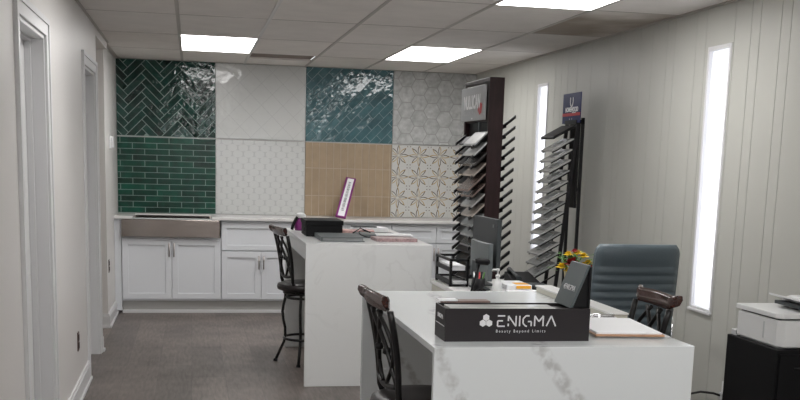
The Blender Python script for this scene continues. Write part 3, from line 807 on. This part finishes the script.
# monitors
def monitor(x, y0, y1, z0, z1, m, label, curved=0):
    t = thing('monitor', label, 'monitor', (x, (y0+y1)/2, DZ))
    n = 10; b = MB()
    poly = []
    ym = (y0+y1)/2; hw = (y1-y0)/2
    for i in range(n+1):
        y = y0+(y1-y0)*i/n; poly.append((x-curved*(1-((y-ym)/hw)**2), y))
    back = [(px+.09, py) for px, py in reversed(poly)]
    b.prism(poly+back, z0, z1, lambda a, c, h: (a, c, h)); b.build('casing', m, t, bevel=.008)
    MB().box(x+.092, x+.10, y0+.06, y1-.06, z0+.08, z1-.06).build('screen', M['blk'], t)
    MB().box(x-.10, x-.02, ym-.16, ym+.16, DZ+.03, z0+.35).build('stand_column', M['dgrey'], t, bevel=.01)
    MB().box(x-.11, x+.17, ym-.32, ym+.32, DZ, DZ+.035).build('stand_foot', M['dgrey'], t, bevel=.01)
    return t
m1 = monitor(8.22, 20.25, 22.1, 2.85, 3.89, M['dgrey'], 'tall dark monitor seen from behind on the office desk')
MB().box(8.205, 8.218, 20.45, 20.55, 3.72, 3.78).build('maker_badge', M['mgrey'], m1)
monitor(7.92, 19.75, 21.1, 2.72, 3.45, M['mgrey'], 'smaller pale grey curved monitor in front of the dark one', .05)
# webcam on an arm
t = thing('webcam', 'black webcam on a slanted arm by the letter tray', 'webcam', (7.55, 20.1, DZ))
MB().lathe([(.16, 0), (.16, .02), (.05, .04), (.02, .05)], (7.42+.05, 19.3, DZ)).build('base', M['blk'], t)
MB().tube([(7.47, 19.3, DZ+.03), (7.49, 19.3, DZ+.12), (7.62, 19.3, DZ+.62)], .022, 8).build('arm', M['blk'], t)
MB().tube([(7.54, 19.3, DZ+.66), (7.60, 19.3, DZ+.66), (7.78, 19.3, DZ+.64), (7.82, 19.3, DZ+.64)], [.04, .065, .065, .04], 14).build('camera_head', M['blk'], t)
# pen cup with clutter
t = thing('pencil_cup', 'black mesh pencil cup full of pens on the office desk', 'cup', (7.95, 19.75, DZ))
MB().lathe([(.11, 0), (.13, .30), (.12, .30), (.10, .02)], (7.70, 19.62, DZ), 16).build('cup', M['blkm'], t)
for i, (dx, dy, mk) in enumerate(((.05, .02, 'blk'), (-.06, .03, 'white'), (0, -.05, 'red'), (.07, -.03, 'leafg'), (-.03, .06, 'blk'))):
    tag(MB().tube([(7.70+dx*.3, 19.62+dy*.3, DZ+.03), (7.70+dx*1.5, 19.62+dy*1.5, DZ+.42)], .015, 6).build('pen', M[mk], org=(7.7, 19.62, DZ)),
        ['black pen leaning right in the pencil cup', 'white pen in the pencil cup', 'red pen in the pencil cup', 'green pen in the pencil cup', 'black pen leaning back in the pencil cup'][i], 'pen', 'pens in the mesh cup')
b = MB()
for i in range(5):
    pts = []
    for k in range(24):
        a = k*.55+i; pts.append((7.58+.10*math.cos(a)*(1-.02*k)+.012*i, 19.08+.10*math.sin(a*1.1+i)+.0*k, DZ+.03+.045*(k % 3)/2+.02*i))
    b.tube(pts, .010, 5)
tag(b.build('cable_tangle', M['blk'], org=(7.9, 19.35, DZ)), 'tangle of thin black cables on the office desk', 'cable')
# sanitiser bottle
t = thing('pump_bottle', 'white pump bottle on the office desk beyond the charcoal box', 'bottle', (8.2, 19.6, DZ))
c = (7.99, 19.3, DZ)
MB().lathe([(.085, 0), (.095, .02), (.095, .20), (.07, .28), (.035, .32), (.035, .36)], c, 20).build('bottle_body', M['white'], t)
b = MB().lathe([(.045, .36), (.045, .40), (.016, .41), (.016, .48), (.03, .48), (.03, .52)], c, 14).tube([(7.99, 19.3, DZ+.50), (7.89, 19.3, DZ+.50), (7.88, 19.3, DZ+.47)], .016, 8)
b.build('pump', M['white'], t)
# papers, label sheet, keyboard, phone
tag(MB().box(8.45, 8.98, 20.2, 21.05, DZ+.002, DZ+.10).build('paper_stack', M['paper'], org=(8.9, 20.6, DZ), bevel=.01), 'thick white paper stack with orange label beyond the charcoal box', 'paper')
tag(MB().box(8.65, 8.95, 20.18, 20.198, DZ+.03, DZ+.09).box(8.68, 8.95, 20.3, 20.6, DZ+.101, DZ+.106).build('sticky_label', M['orange'], org=(9, 20.3, DZ+.1)), 'orange label on the white paper stack', 'label')
tag(MB().box(8.35, 9.0, 19.3, 20.0, DZ+.002, DZ+.03).build('paper_sheet', M['paper'], org=(8.6, 19.6, DZ)), 'loose white sheet on the desk in front of the paper stack', 'paper')
tag(MB().tube([(8.5, 19.4, DZ+.05), (8.95, 19.5, DZ+.05)], .02, 8).build('pen', M['brown'], org=(8.7, 19.4, DZ+.03)), 'brown pen lying on the loose white sheet', 'pen')
t = thing('keyboard', 'black keyboard at the right end of the office desk', 'keyboard', (9.4, 20.7, DZ))
MB().box(9.02, 9.44, 19.55, 20.95, DZ+.002, DZ+.05).build('tray', M['blk'], t, bevel=.01)
b = MB()
for i in range(4):
    for j in range(12): b.box(9.05+i*.095, 9.13+i*.095, 19.59+j*.112, 19.69+j*.112, DZ+.05, DZ+.075)
kk = b.build('key_field', M['dgrey'], t)
t = thing('desk_phone', 'black desk phone behind the tilted grey stand', 'phone', (9.35, 21.3, DZ))
b = MB(); b.prism([(21.1, DZ+.002), (21.9, DZ+.002), (21.9, DZ+.2), (21.1, DZ+.06)], 8.9, 9.45, lambda a, c, h: (h, a, c)); b.build('phone_base', M['blk'], t, bevel=.01)
MB().tube([(9.0, 21.15, DZ+.12), (9.0, 21.3, DZ+.16), (9.0, 21.75, DZ+.24), (9.0, 21.88, DZ+.24)], [.06, .035, .035, .06], 10).build('handset', M['dgrey'], t)
# flowers
t = thing('flower_bouquet', 'bouquet of red and yellow flowers in a vase behind the grey stand', 'flowers', (9.0, 19.2, DZ))
fc = (9.37, 19.12)
MB().lathe([(.10, 0), (.12, .03), (.10, .3), (.13, .55), (.12, .55), (.09, .3), (.10, .04)], (fc[0], fc[1], DZ), 18).build('vase', M['stem'], t)
b = MB()
random.seed(3)
for i in range(70):
    a = random.uniform(0, 2*PI); r = random.uniform(.05, .36); z = DZ+.50+random.uniform(-.02, .42)*(1-r*.8)
    p = Vector((fc[0]+r*math.cos(a), fc[1]+r*math.sin(a), z)); d = Vector((math.cos(a), math.sin(a), random.uniform(-.2, .8))).normalized()
    s_ = d.cross(Vector((0,0,1))).normalized()*.035; L = random.uniform(.10, .18)
    b.add([p, p+d*L*.5+s_, p+d*L, p+d*L*.5-s_, p+d*L*.5+Vector((0,0,.012))], [(0,1,4),(1,2,4),(2,3,4),(3,0,4)])
for i in range(9):
    a = i*.7; b.tube([(fc[0], fc[1], DZ+.1), (fc[0]+.08*math.cos(a), fc[1]+.08*math.sin(a), DZ+.55), (fc[0]+.22*math.cos(a), fc[1]+.22*math.sin(a), DZ+.8)], .01, 5)
b.build('foliage', M['leafg'], t)
def bloom(x, y, z, r, m, petals=12):
    b = MB()
    for k in range(petals):
        for ring, (rr, up) in enumerate(((1, .15), (.7, .5), (.4, .8))):
            a = 2*PI*k/petals+ring*.3; d = Vector((math.cos(a)*rr, math.sin(a)*rr-.2, up))*r; sx = Vector((-math.sin(a), math.cos(a), 0))*r*.28
            c0 = Vector((x, y, z)); b.add([c0, c0+d*.6+sx, c0+d, c0+d*.6-sx, c0+d*.55+Vector((0,-.01,.02))], [(0,1,4),(1,2,4),(2,3,4),(3,0,4)])
    b.lathe([(.0001, -.25*r), (r*.3, 0), (r*.28, .25*r), (.0001, .45*r)], (x, y, z), 10)
    return b.build('bloom', m, t)
for (dx, dz, r, mk) in ((-.05, .80, .22, 'fred'), (.18, .98, .12, 'fyel'), (-.24, .74, .13, 'fyel'), (.06, 1.05, .11, 'fyel'), (-.12, 1.02, .11, 'fyel'), (.28, .84, .11, 'fyel'),
                        (.08, .72, .12, 'fyel'), (-.10, .66, .11, 'fyel'), (.33, .76, .08, 'fred'), (.0, 1.1, .08, 'fred'), (.2, .8, .09, 'fyel')):
    bloom(fc[0]+dx, fc[1]-.15, DZ+.42+(dz-.66)*.85+.09, r*.95, M[mk])

# ------------------------------------------------------------------ office chair (local; faces -Y)
t = thing('office_chair', 'slate blue ribbed leather office chair with its back to the front counter', 'office chair', (9.87, 18.0, 0), PI+.01, local=True)
b = MB(); prof = []
zs = [1.75, 3.66]; ribs = [(1.75, 1.92), (1.92, 2.085)]+[(2.085+.15*i, 2.085+.15*(i+1)) for i in range(8)]+[(3.285, 3.68)]
def bky(z): return .62+.22*((z-1.7)/2)**1.3
nxs = 14; rows = []
for (z0, z1) in ribs:
    for k in range(6):
        u = k/5; z = z0+(z1-z0)*(.02+.96*u); bulge = .085*math.sin(PI*(.06+.88*u))**.6
        rows.append((z, bulge))
W2 = .765
for side in (1, -1):
    o = len(b.v)
    for z, bg_ in rows:
        hw = W2-(.05*max(0, (z-3.52)/.12)**2)+.03*math.sin((z-1.7)*1.5)
        for i in range(nxs+1):
            u = -1+2*i/nxs; e = (1-abs(u)**8)
            y = bky(z)+ -side*(.045+bg_*e) - .05*(u*u)*1.0
            b.v.append((u*hw, y, z))
    R = len(rows)
    for i in range(R-1):
        for j in range(nxs):
            b.f.append([o+i*(nxs+1)+j, o+i*(nxs+1)+j+1, o+(i+1)*(nxs+1)+j+1, o+(i+1)*(nxs+1)+j]); b.m.append(0); b.s.append(True)
R = len(rows); o2 = R*(nxs+1)
for i in range(R-1):
    for j in (0, nxs):
        b.f.append([i*(nxs+1)+j, (i+1)*(nxs+1)+j, o2+(i+1)*(nxs+1)+j, o2+i*(nxs+1)+j]); b.m.append(0); b.s.append(False)
for i in (0, R-1):
    for j in range(nxs):
        b.f.append([i*(nxs+1)+j, i*(nxs+1)+j+1, o2+i*(nxs+1)+j+1, o2+i*(nxs+1)+j]); b.m.append(0); b.s.append(False)
b.build('backrest', M['teal_l'], t)
b = MB()
for k in range(6): 
    y0 = -.72+k*.22; b.box(-.80, .80, y0, y0+.215, 1.45, 1.68+.02*math.sin(k))
b.build('seat', M['teal_l'], t, bevel=.05, seg=3)
for sg in (-1, 1):
    x = sg*.85
    fr = MB().tube([(x*.82, .42, 1.42), (x, .40, 1.45), (x, .55, 1.8), (x, .56, 2.22), (x, .42, 2.40), (x, -.2, 2.42), (x, -.42, 2.34), (x, -.48, 2.1), (x, -.40, 1.5), (x*.82, -.36, 1.42)], .04, 10).build('armrest', M['chrome'], t)
    MB().box(x-.09, x+.09, -.30, .42, 2.44, 2.53).build('arm_pad', M['teal_l'], fr, org=(0,0,0), bevel=.03)
MB().lathe([(.09, .35), (.09, .9), (.05, .92), (.05, 1.40), (.3, 1.42), (.3, 1.45)], (0,0,0), 16).build('gas_lift', M['chrome'], t)
for k in range(5):
    a = k*2*PI/5-PI/2; c, s_ = math.cos(a), math.sin(a)
    l = MB().tube([(0, 0, .38), (.5*c, .5*s_, .34), (1.0*c, 1.0*s_, .24)], [.08, .06, .045], 8).build('base_spoke', M['chrome'], t)
    MB().tube([(1.0*c-.05*s_, 1.0*s_+.05*c, .10), (1.0*c+.05*s_, 1.0*s_-.05*c, .10)], .10, 14).tube([(1.0*c, 1.0*s_, .1), (1.0*c, 1.0*s_, .24)], .03, 6).build('caster', M['blk'], l, org=(0,0,0))

# ------------------------------------------------------------------ tall dark flooring rack
t = thing('flooring_rack', 'tall espresso-brown flooring rack with grey name sign and slanted black arms', 'display rack', (9.45, 26.2, 0))
ry0, ry1, rx0, rx1 = 25.0, 27.35, 9.27, 9.64
MB().box(rx0, rx1, ry0, ry0+.12, 0, 7.02).build('side_panel', M['espresso'], t, bevel=.01)
MB().box(rx0, rx1, ry1-.12, ry1, 0, 7.02).build('side_panel', M['espresso'], t, bevel=.01)
MB().box(rx0, rx1, ry0+.12, ry1-.12, 6.92, 7.02).box(rx0+.03, rx1-.03, ry0+.12, ry1-.12, 6.0, 6.92).build('header', M['espresso'], t, bevel=.006)
MB().box(rx0+.12, rx1-.12, ry0+.12, ry1-.12, 0, 6.0).build('core_panel', M['blk'], t)
MB().box(rx0+.08, rx0+.12, 26.15, 26.22, .3, 6.0).build('center_strip', M['mgrey'], t)
MB().box(8.9, 10.1, ry0, ry1, 0, .25).build('base', M['espresso'], t, bevel=.01)
sg_ = MB().box(rx0-.07, rx0-.005, 25.22, 27.42, 6.03, 6.86).build('sign', M['sgrey'], t, bevel=.006)
text('name_lettering', 'MULLICAN', .46, M['wtext'], sg_, frame((rx0-.072, 26.34, 6.47), (0,-1,0), (0,0,1), t), .004, bold=.012, spacing=1.0, sx=.70)
text('subtitle_lettering', 'FLOORING', .20, M['gtext'], sg_, frame((rx0-.072, 26.60, 6.235), (0,-1,0), (0,0,1), t), .003, spacing=1.35, sx=.95)
b = MB(); fns = lambda a, c, h: (rx0-.072-h, 25.62-a, 6.16+c)
b.prism([(0, .0), (.12, .0), (.19, .28), (.06, .28)], 0, .004, fns); b.prism([(-.13, .10), (-.05, .04), (-.02, .13), (-.08, .20)], 0, .004, fns)
b.prism([(.15, .03), (.2, .03), (.26, .25), (.21, .25)], 0, .004, fns)
plabel(b.build('red_mark', M['red'], sg_), 'red emblem')
for y in (26.3,): MB().box(rx0-.072, rx0-.07, y-.03, y+.03, 6.07, 6.10).build('sign_badge', M['wtext'], sg_)
def slant(b, xa, za, xb, zb, y0, y1, th):
    b.prism([(xa, za), (xb, zb), (xb, zb+th), (xa, za+th)], y0, y1, lambda a, c, h: (a, h, c))
zs_ = [5.90-.252*i for i in range(16)]
for i, z in enumerate(zs_):
    b = MB(); z -= .07; slant(b, rx1-.02, z-.03, rx1+.33, z+.25, ry0+.05, ry0+.16, .075)
    slant(b, rx1-.02, z-.03, rx1+.10, z+.02, ry0+.05, ry0+.16, .1)
    b.build('right_arm', M['blkm'], t)
for i in range(15):
    z = 5.34-.246*i
    for y, ov in ((ry0+.16, .34), (ry1-.18, .23)):
        b = MB(); slant(b, rx0-ov, z+.30-ov*.94, rx0+.05, z+.32, y, y+.10, .075); b.build('left_arm', M['blkm'], t)
for i in range(15):
    z = 5.34-.246*i; b = MB(); slant(b, rx0-.16, z+.10, rx0+.03, z+.29, ry0+.27, ry1-.19, .03); b.build('shelf_plate', M['blkm'], t)
smp = [('s_white', 0, 0), ('s_white', 1, 0), ('s_dark', 2, .0), ('s_beige', 3, 0), ('s_brown', 4, .13), ('s_brown', 5, .02), ('s_light', 6, .02), ('s_beige', 7, .0), ('s_grey', 8, 0), ('s_grey', 9, 0), ('s_dark', 10, 0)]
nm = {'s_white': 'white', 's_dark': 'dark brown', 's_beige': 'beige', 's_brown': 'brown', 's_light': 'pale grey', 's_grey': 'grey'}
ordn = ['topmost', 'second', 'third', 'fourth', 'fifth', 'sixth', 'seventh', 'eighth', 'ninth', 'tenth', 'eleventh', 'twelfth']
for mk, i, ex in smp:
    z = 5.39-.246*i
    b = MB(); z += .045; slant(b, rx0-.30-ex, z-.03-ex*.95, rx0-.005, z+.26, ry0+.02+.0, ry0+1.15, .05)
    tag(b.build('floor_sample', M[mk], org=(rx0-.1, ry0+.6, z), bevel=.004), '%s flooring board, %s from the top on the left of the tall dark rack' % (nm[mk], ordn[i]), 'sample board', 'flooring boards on the tall dark rack')

# ------------------------------------------------------------------ A-frame tile rack by the slit window
t = thing('sample_rack', 'black metal sample rack with blue sign beside the far slit window', 'display rack', (11.2, 24.4, 0))
qy0, qy1 = 23.95, 24.75
def lean(z): return 11.11-(5.9-z)*.09      # front upright leans back to the wall at the top
for y in (qy0, qy1-.06):
    b = MB(); b.prism([(lean(0), 0), (lean(0)+.08, 0), (lean(6.0)+.08, 6.0), (lean(6.0), 6.0)], y, y+.06, lambda a, c, h: (a, h, c)); b.build('front_post', M['blkm'], t)
    b = MB().box(11.24, 11.31, y, y+.06, 0, 6.10); b.build('rear_post', M['blkm'], t)
for q in ((11.10, 11.31, 5.96, 6.05), (11.25, 11.30, 4.4, 4.47), (11.25, 11.30, 1.0, 1.07)): MB().box(q[0], q[1], qy0, qy1, q[2], q[3]).build('cross_bar', M['blkm'], t)
b = MB().box(11.18, 11.235, qy0+.06, qy0+.45, 4.0, 5.95); b.build('back_plate', M['blk'], t)
sg2 = MB().box(11.12, 11.14, 23.78, 24.98, 5.98, 6.68).build('sign', M['navy'], t)
fq = lambda a, c, h: (11.12-h, 24.98-a, 5.98+c)
b = MB().prism([(0, .17), (1.2, .17), (1.2, .24), (0, .24)], 0, .003, fq); plabel(b.build('sign_stripe', M['red'], sg2), 'red stripe')
b = MB()
for sx in (-1, 1):
    out = [(.60+sx*(.035+.075*math.sin(PI*(.5+.5*k/6))), .42+.22*k/6) for k in range(7)]
    out = [(.60+sx*(.02+.10*math.sqrt(1-(k/6-.2)**2*.9) if k else .60*0+.01), .40+.21*k/6) for k in range(7)]
    inn = [(x-sx*.035, z+.01) for x, z in reversed(out)]
    stroke([(.60+sx*.015, .385), (.60+sx*.07, .43), (.60+sx*.095, .50), (.60+sx*.085, .60)], .035, fq, b)
plabel(b.build('sign_emblem', M['wtext'], sg2), 'white two-prong emblem')
text('sign_lettering', 'HOMEWOOD', .145, M['wtext'], sg2, frame((11.118, 24.36, 6.295), (0,-1,0), (0,0,1), t), .003, bold=.006, sx=.95)
text('sign_subtitle', 'hardwood', .06, M['wtext'], sg2, frame((11.118, 24.2, 6.23), (0,-1,0), (0,0,1), t), .002)
text('sign_footer', 'o    o', .09, M['gtext'], sg2, frame((11.118, 24.40, 6.09), (0,-1,0), (0,0,1), t), .002)
zr = [5.66-.2435*i for i in range(14)]
mk2 = ['s_light', 's_light', 's_light', 's_grey', 's_light', 's_light', 's_grey', 's_light', 's_light', 's_grey', 's_light', 's_grey', 's_grey']
for i, z in enumerate(zr):
    xi = lean(z)-.02
    for y in (qy0+.01, qy1-.07):
        b = MB(); slant(b, xi-.50, z-.395, xi+.03, z-.09, y, y+.05, .03); b.build('shelf_arm', M['blkm'], t)
    if i < 13:
        b = MB(); slant(b, xi-.53, z-.365, xi-.01, z-.07, qy0-.02, qy1+.02, .032)
        d = thing('tile_sample', '%s tilted grey sample tile from the top of the rack by the slit window' % (ordn+['lowest'])[i], 'sample tile', (xi-.3, 24.4, z), group='sample tiles on the black rack')
        b.build('tile', M[mk2[i]], d, bevel=.003)
        b = MB(); slant(b, xi-.36, z-.365+.131, xi-.12, z-.365+.268, qy0+.15, qy1-.22, .006)
        for q in range(len(b.v)): b.v[q] = (b.v[q][0], b.v[q][1], b.v[q][2]+.0)
        b.build('label', M['paper'], d)
# topmost dark board
b = MB(); slant(b, 10.55, 5.58, 11.07, 5.87, qy0-.06, qy1+.1, .07)
tag(b.build('dark_sample', M['blk'], org=(10.9, 24.4, 5.6), bevel=.02), 'black sample block at the very top of the rack by the slit window', 'sample block')

# ------------------------------------------------------------------ printer on black cabinet
t = thing('storage_cabinet', 'black low cabinet under the white printer by the right wall', 'cabinet', (11.1, 14.1, 0))
kx0, kx1, ky0, ky1, kz = 10.37, 11.8, 13.36, 14.80, 2.5
MB().box(kx0, kx1, ky0, ky1, 0, kz).build('cabinet_body', M['blkcab'], t, bevel=.01)
for a, c in ((kx0+.03, (kx0+kx1)/2-.01), ((kx0+kx1)/2+.01, kx1-.03)):
    d = MB().box(a, c, ky0-.04, ky0-.001, .08, kz-.06).build('door', M['blkcab'], t, bevel=.006)
    MB().tube([((a+c)/2-.12, ky0-.07, kz-.25), ((a+c)/2+.12, ky0-.07, kz-.25)], .015, 8).build('handle', M['blkm'], d)
t = thing('printer', 'white multifunction printer on the black cabinet at the right edge', 'printer', (11.1, 13.9, kz))
px0, px1, py0, py1 = 10.42, 11.75, 13.42, 14.62
b = MB(); b.prism([(px0, py0+.10), (px0+.08, py0), (px1, py0), (px1, py1), (px0, py1)], kz+.02, kz+.40, lambda a, c, h: (a, c, h))
b.build('printer_body', M['white'], t, bevel=.02)
MB().box(px0+.04, px1-.04, py0+.1, py1-.04, kz, kz+.02).build('foot_base', M['whiteg'], t)
MB().box(px0+.04, px1-.03, py0+.10, py1-.03, kz+.40, kz+.425).build('gap_line', M['dgrey'], t)
b = MB(); b.prism([(px0-.02, py0+.12), (px0+.08, py0+.04), (px1, py0+.06), (px1, py1+.04), (px0-.02, py1+.04)], kz+.425, kz+.50, lambda a, c, h: (a, c, h)); b.build('scanner_lid', M['white'], t, bevel=.012)
b = MB(); b.prism([(13.5, kz+.50), (14.4, kz+.50), (14.4, kz+.62), (14.2, kz+.68), (13.65, kz+.68), (13.5, kz+.60)], 11.0, 11.7, lambda a, c, h: (h, a, c)); b.build('document_feeder', M['white'], t, bevel=.012)
b = MB(); slant(b, 10.72, kz+.68, 11.0, kz+.60, 13.7, 14.3, .025); b.build('feeder_tray', M['white'], t)
MB().box(10.85, 11.02, 13.6, 14.35, kz+.54, kz+.59).build('feeder_slot', M['dgrey'], t)
MB().box(px0-.006, px0, py0+.42, py0+.45, kz+.10, kz+.34).build('side_latch', M['whiteg'], t)
MB().box(10.80, 11.70, py0-.006, py0+.0, kz+.12, kz+.30).build('output_slot', M['whiteg'], t)
MB().box(10.85, 11.65, py0-.20, py0-.007, kz+.10, kz+.12).build('output_tray', M['white'], t)
tag(MB().box(10.42, 10.66, 14.64, 14.78, kz+.001, kz+.09).build('small_adapter', M['paperg'], org=(10.65, 14.6, kz), bevel=.01), 'small grey adapter behind the printer on the black cabinet', 'adapter')
tag(MB().tube([(11.80, 17.49, .9), (11.72, 17.6, .92), (11.72, 18.1, .84), (11.74, 18.8, .62), (11.74, 19.6, .50), (11.70, 20.8, .06), (11.6, 21.4, .015)], .022, 8).build('power_cord', M['blk'], org=(11.8, 17.6, 0)), 'black power cord sagging along the right wall', 'cord')
t = thing('wall_outlet', 'pale outlet with a plug low on the right wall beside the black cabinet', 'outlet', (XR, 17.5, .8))
MB().box(XR-.02, XR, 17.35, 17.6, .75, 1.15).build('cover_plate', M['white'], t, bevel=.005)
MB().box(XR-.10, XR-.02, 17.42, 17.55, .82, .96).build('plug', M['paperg'], t, bevel=.01)

# ------------------------------------------------------------------ things on the island
t = thing('black_box', 'black lidded box at the left end of the island', 'box', (5.4, 25.6, IZ))
MB().box(4.93, 5.79, 24.95, 26.1, IZ, IZ+.27).build('box_body', M['blkcab'], t, bevel=.008)
MB().box(4.91, 5.81, 24.93, 26.12, IZ+.27, IZ+.38).build('lid', M['blkcab'], t, bevel=.01)
MB().lathe([(.05, 0), (.05, .02)], (0,0,0), 12, fn=lambda v: (4.93-v[2], 25.3+v[0], IZ+.15+v[1])).build('side_grip', M['blk'], t)
t = thing('binder', 'flat grey binder in front of the black box on the island', 'binder', (5.55, 24.0, IZ))
MB().box(5.10, 6.08, 23.42, 24.75, IZ+.002, IZ+.025).box(5.10, 6.08, 23.42, 24.75, IZ+.085, IZ+.11).box(5.10, 5.13, 23.42, 24.75, IZ+.025, IZ+.085).build('cover', M['mgrey'], t, bevel=.006)
MB().box(5.14, 6.05, 23.45, 24.72, IZ+.027, IZ+.083).build('pages', M['s_grey'], t)
t = thing('spray_bottle', 'purple bottle with white top and black strap behind the black box', 'bottle', (4.98, 27.2, IZ))
MB().lathe([(.13, 0), (.15, .03), (.15, .25), (.12, .32)], (5.0, 27.1, IZ), 20).build('bottle_body', M['purple'], t)
MB().lathe([(.13, .32), (.14, .34), (.14, .40), (.08, .44), (.0001, .45)], (5.0, 27.1, IZ), 20).build('cap', M['white'], t)
MB().tube([(4.78, 27.0, IZ+.02), (4.80, 27.0, IZ+.12), (4.88, 26.98, IZ+.30), (4.92, 26.98, IZ+.34)], .04, 8).build('strap', M['blk'], t)
b = MB(); pts = []
for k in range(22):
    a = -1.2+k*.29; pts.append((6.30+.16*math.cos(a), 24.6+.42*math.sin(a), IZ+.05+.05*math.sin(a*.9)+.05))
tag(b.tube([(5.95, 24.35, IZ+.14), (6.05, 24.5, IZ+.18), (6.2, 24.9, IZ+.22)]+pts[6:], .014, 6).build('coiled_cable', M['blk'], org=(6.2, 24.6, IZ)), 'loop of black cable beside the binder on the island', 'cable')
def sheet(name, x, y, z, w, d, h, rz, mk, label, cat):
    t = thing(name, label, cat, (x, y, z), rz, local=True)
    MB().box(-w/2, w/2, -d/2, d/2, 0, h).build('pages' if h > .03 else 'sheet', M[mk], t, bevel=.004 if h > .02 else 0)
    return t
sheet('magazine', 6.85, 24.0, IZ+.001, .95, .75, .075, .02, 'redb', 'stack of dusty pink printed brochures near the right front of the island', 'brochures')
sheet('paper_sheet', 6.95, 24.55, IZ+.09, .85, .6, .02, -.1, 'paper', 'white sheet lying behind the dusty pink brochures', 'paper')
sheet('folder', 6.62, 25.15, IZ+.001, .95, .9, .085, .05, 'mgrey', 'grey folder in the middle of the island papers', 'folder')
sheet('leaflet', 6.35, 26.2, IZ+.001, .8, .6, .09, -.12, 'pink', 'pink printed leaflet stack behind the grey folder', 'leaflets')
sheet('paper_stack', 6.75, 26.9, IZ+.001, .8, .7, .12, .15, 'paper', 'white papers at the far end of the island', 'paper')
sheet('tablet', 6.6, 26.85, IZ+.123, .6, .35, .03, .1, 'dgrey', 'dark flat tablet on the white papers at the far end of the island', 'tablet')
# purple-framed strip leaning on the tan tiles
t = thing('sample_strip', 'tall narrow purple-edged white display strip leaning against the tan tiles', 'display strip', (6.95, 34.6, 3.075))
ax0 = Vector((7.02, 34.25, 3.135)); ax1 = Vector((7.60, 36.0, 4.36))
d = (ax1-ax0); L = d.length; d.normalize(); sd = Vector((1, 0, 0)); sd = (sd-d*sd.dot(d)).normalized(); nn = d.cross(sd).normalized()
def stripfn(a, c, h): return tuple(ax0+sd*a+d*c+nn*h)
b = MB()
for a0, a1 in ((-.17, -.11), (.11, .17)): b.prism([(a0, 0), (a1, 0), (a1, L), (a0, L)], -.03, .03, stripfn)
b.prism([(-.11, 0), (.11, 0), (.11, .05), (-.11, .05)], -.03, .03, stripfn); b.prism([(-.11, L-.04), (.11, L-.04), (.11, L), (-.11, L)], -.03, .03, stripfn)
b.build('edge_frame', M['purple'], t)
b = MB().prism([(-.11, .05), (.11, .05), (.11, L-.04), (-.11, L-.04)], -.02, .02, stripfn); b.build('face', M['paper'], t)
b = MB(); random.seed(5)
zz = .35
while zz < L-.25:
    h = random.uniform(.015, .035)
    b.prism([(-.05+random.uniform(0, .02), zz), (.04, zz), (.04, zz+h), (-.05, zz+h)], -.024, .024, stripfn); zz += h+random.uniform(.02, .05)
b.build('printed_rows', M['mgrey'], t)

# ------------------------------------------------------------------ light and camera
wd = bpy.data.worlds.new('sky'); SC.world = wd; wd.use_nodes = True
bgn = wd.node_tree.nodes['Background']; bgn.inputs[0].default_value = (.95, .97, 1, 1); bgn.inputs[1].default_value = 4.0
cam = bpy.data.cameras.new('camera'); co = bpy.data.objects.new('camera', cam); COL.objects.link(co)
cam.sensor_width = 36; cam.lens = 1056.88/800*36; cam.shift_y = (344.12-200)/800; cam.clip_start = .05; cam.clip_end = 200
Rv = Vector((.9813094, -.1903673, .0281454)); Uv = Vector((.0051491, .1721803, .985052)); Fv = Vector((.1923678, .9664958, -.1699424))
m = Matrix.Identity(4)
for i in range(3): m[i][0] = Rv[i]; m[i][1] = Uv[i]; m[i][2] = -Fv[i]
m[0][3] = 2.29047*S; m[1][3] = 0; m[2][3] = 4.96672*S
co.matrix_world = m; SC.camera = co
SC.view_settings.view_transform = 'Standard'; SC.view_settings.look = 'None'; SC.view_settings.gamma = 1; SC.view_settings.use_curve_mapping = False
SC.view_settings.exposure = -.25
SC.cycles.use_denoising = True; SC.cycles.max_bounces = 8; SC.cycles.sample_clamp_indirect = 6
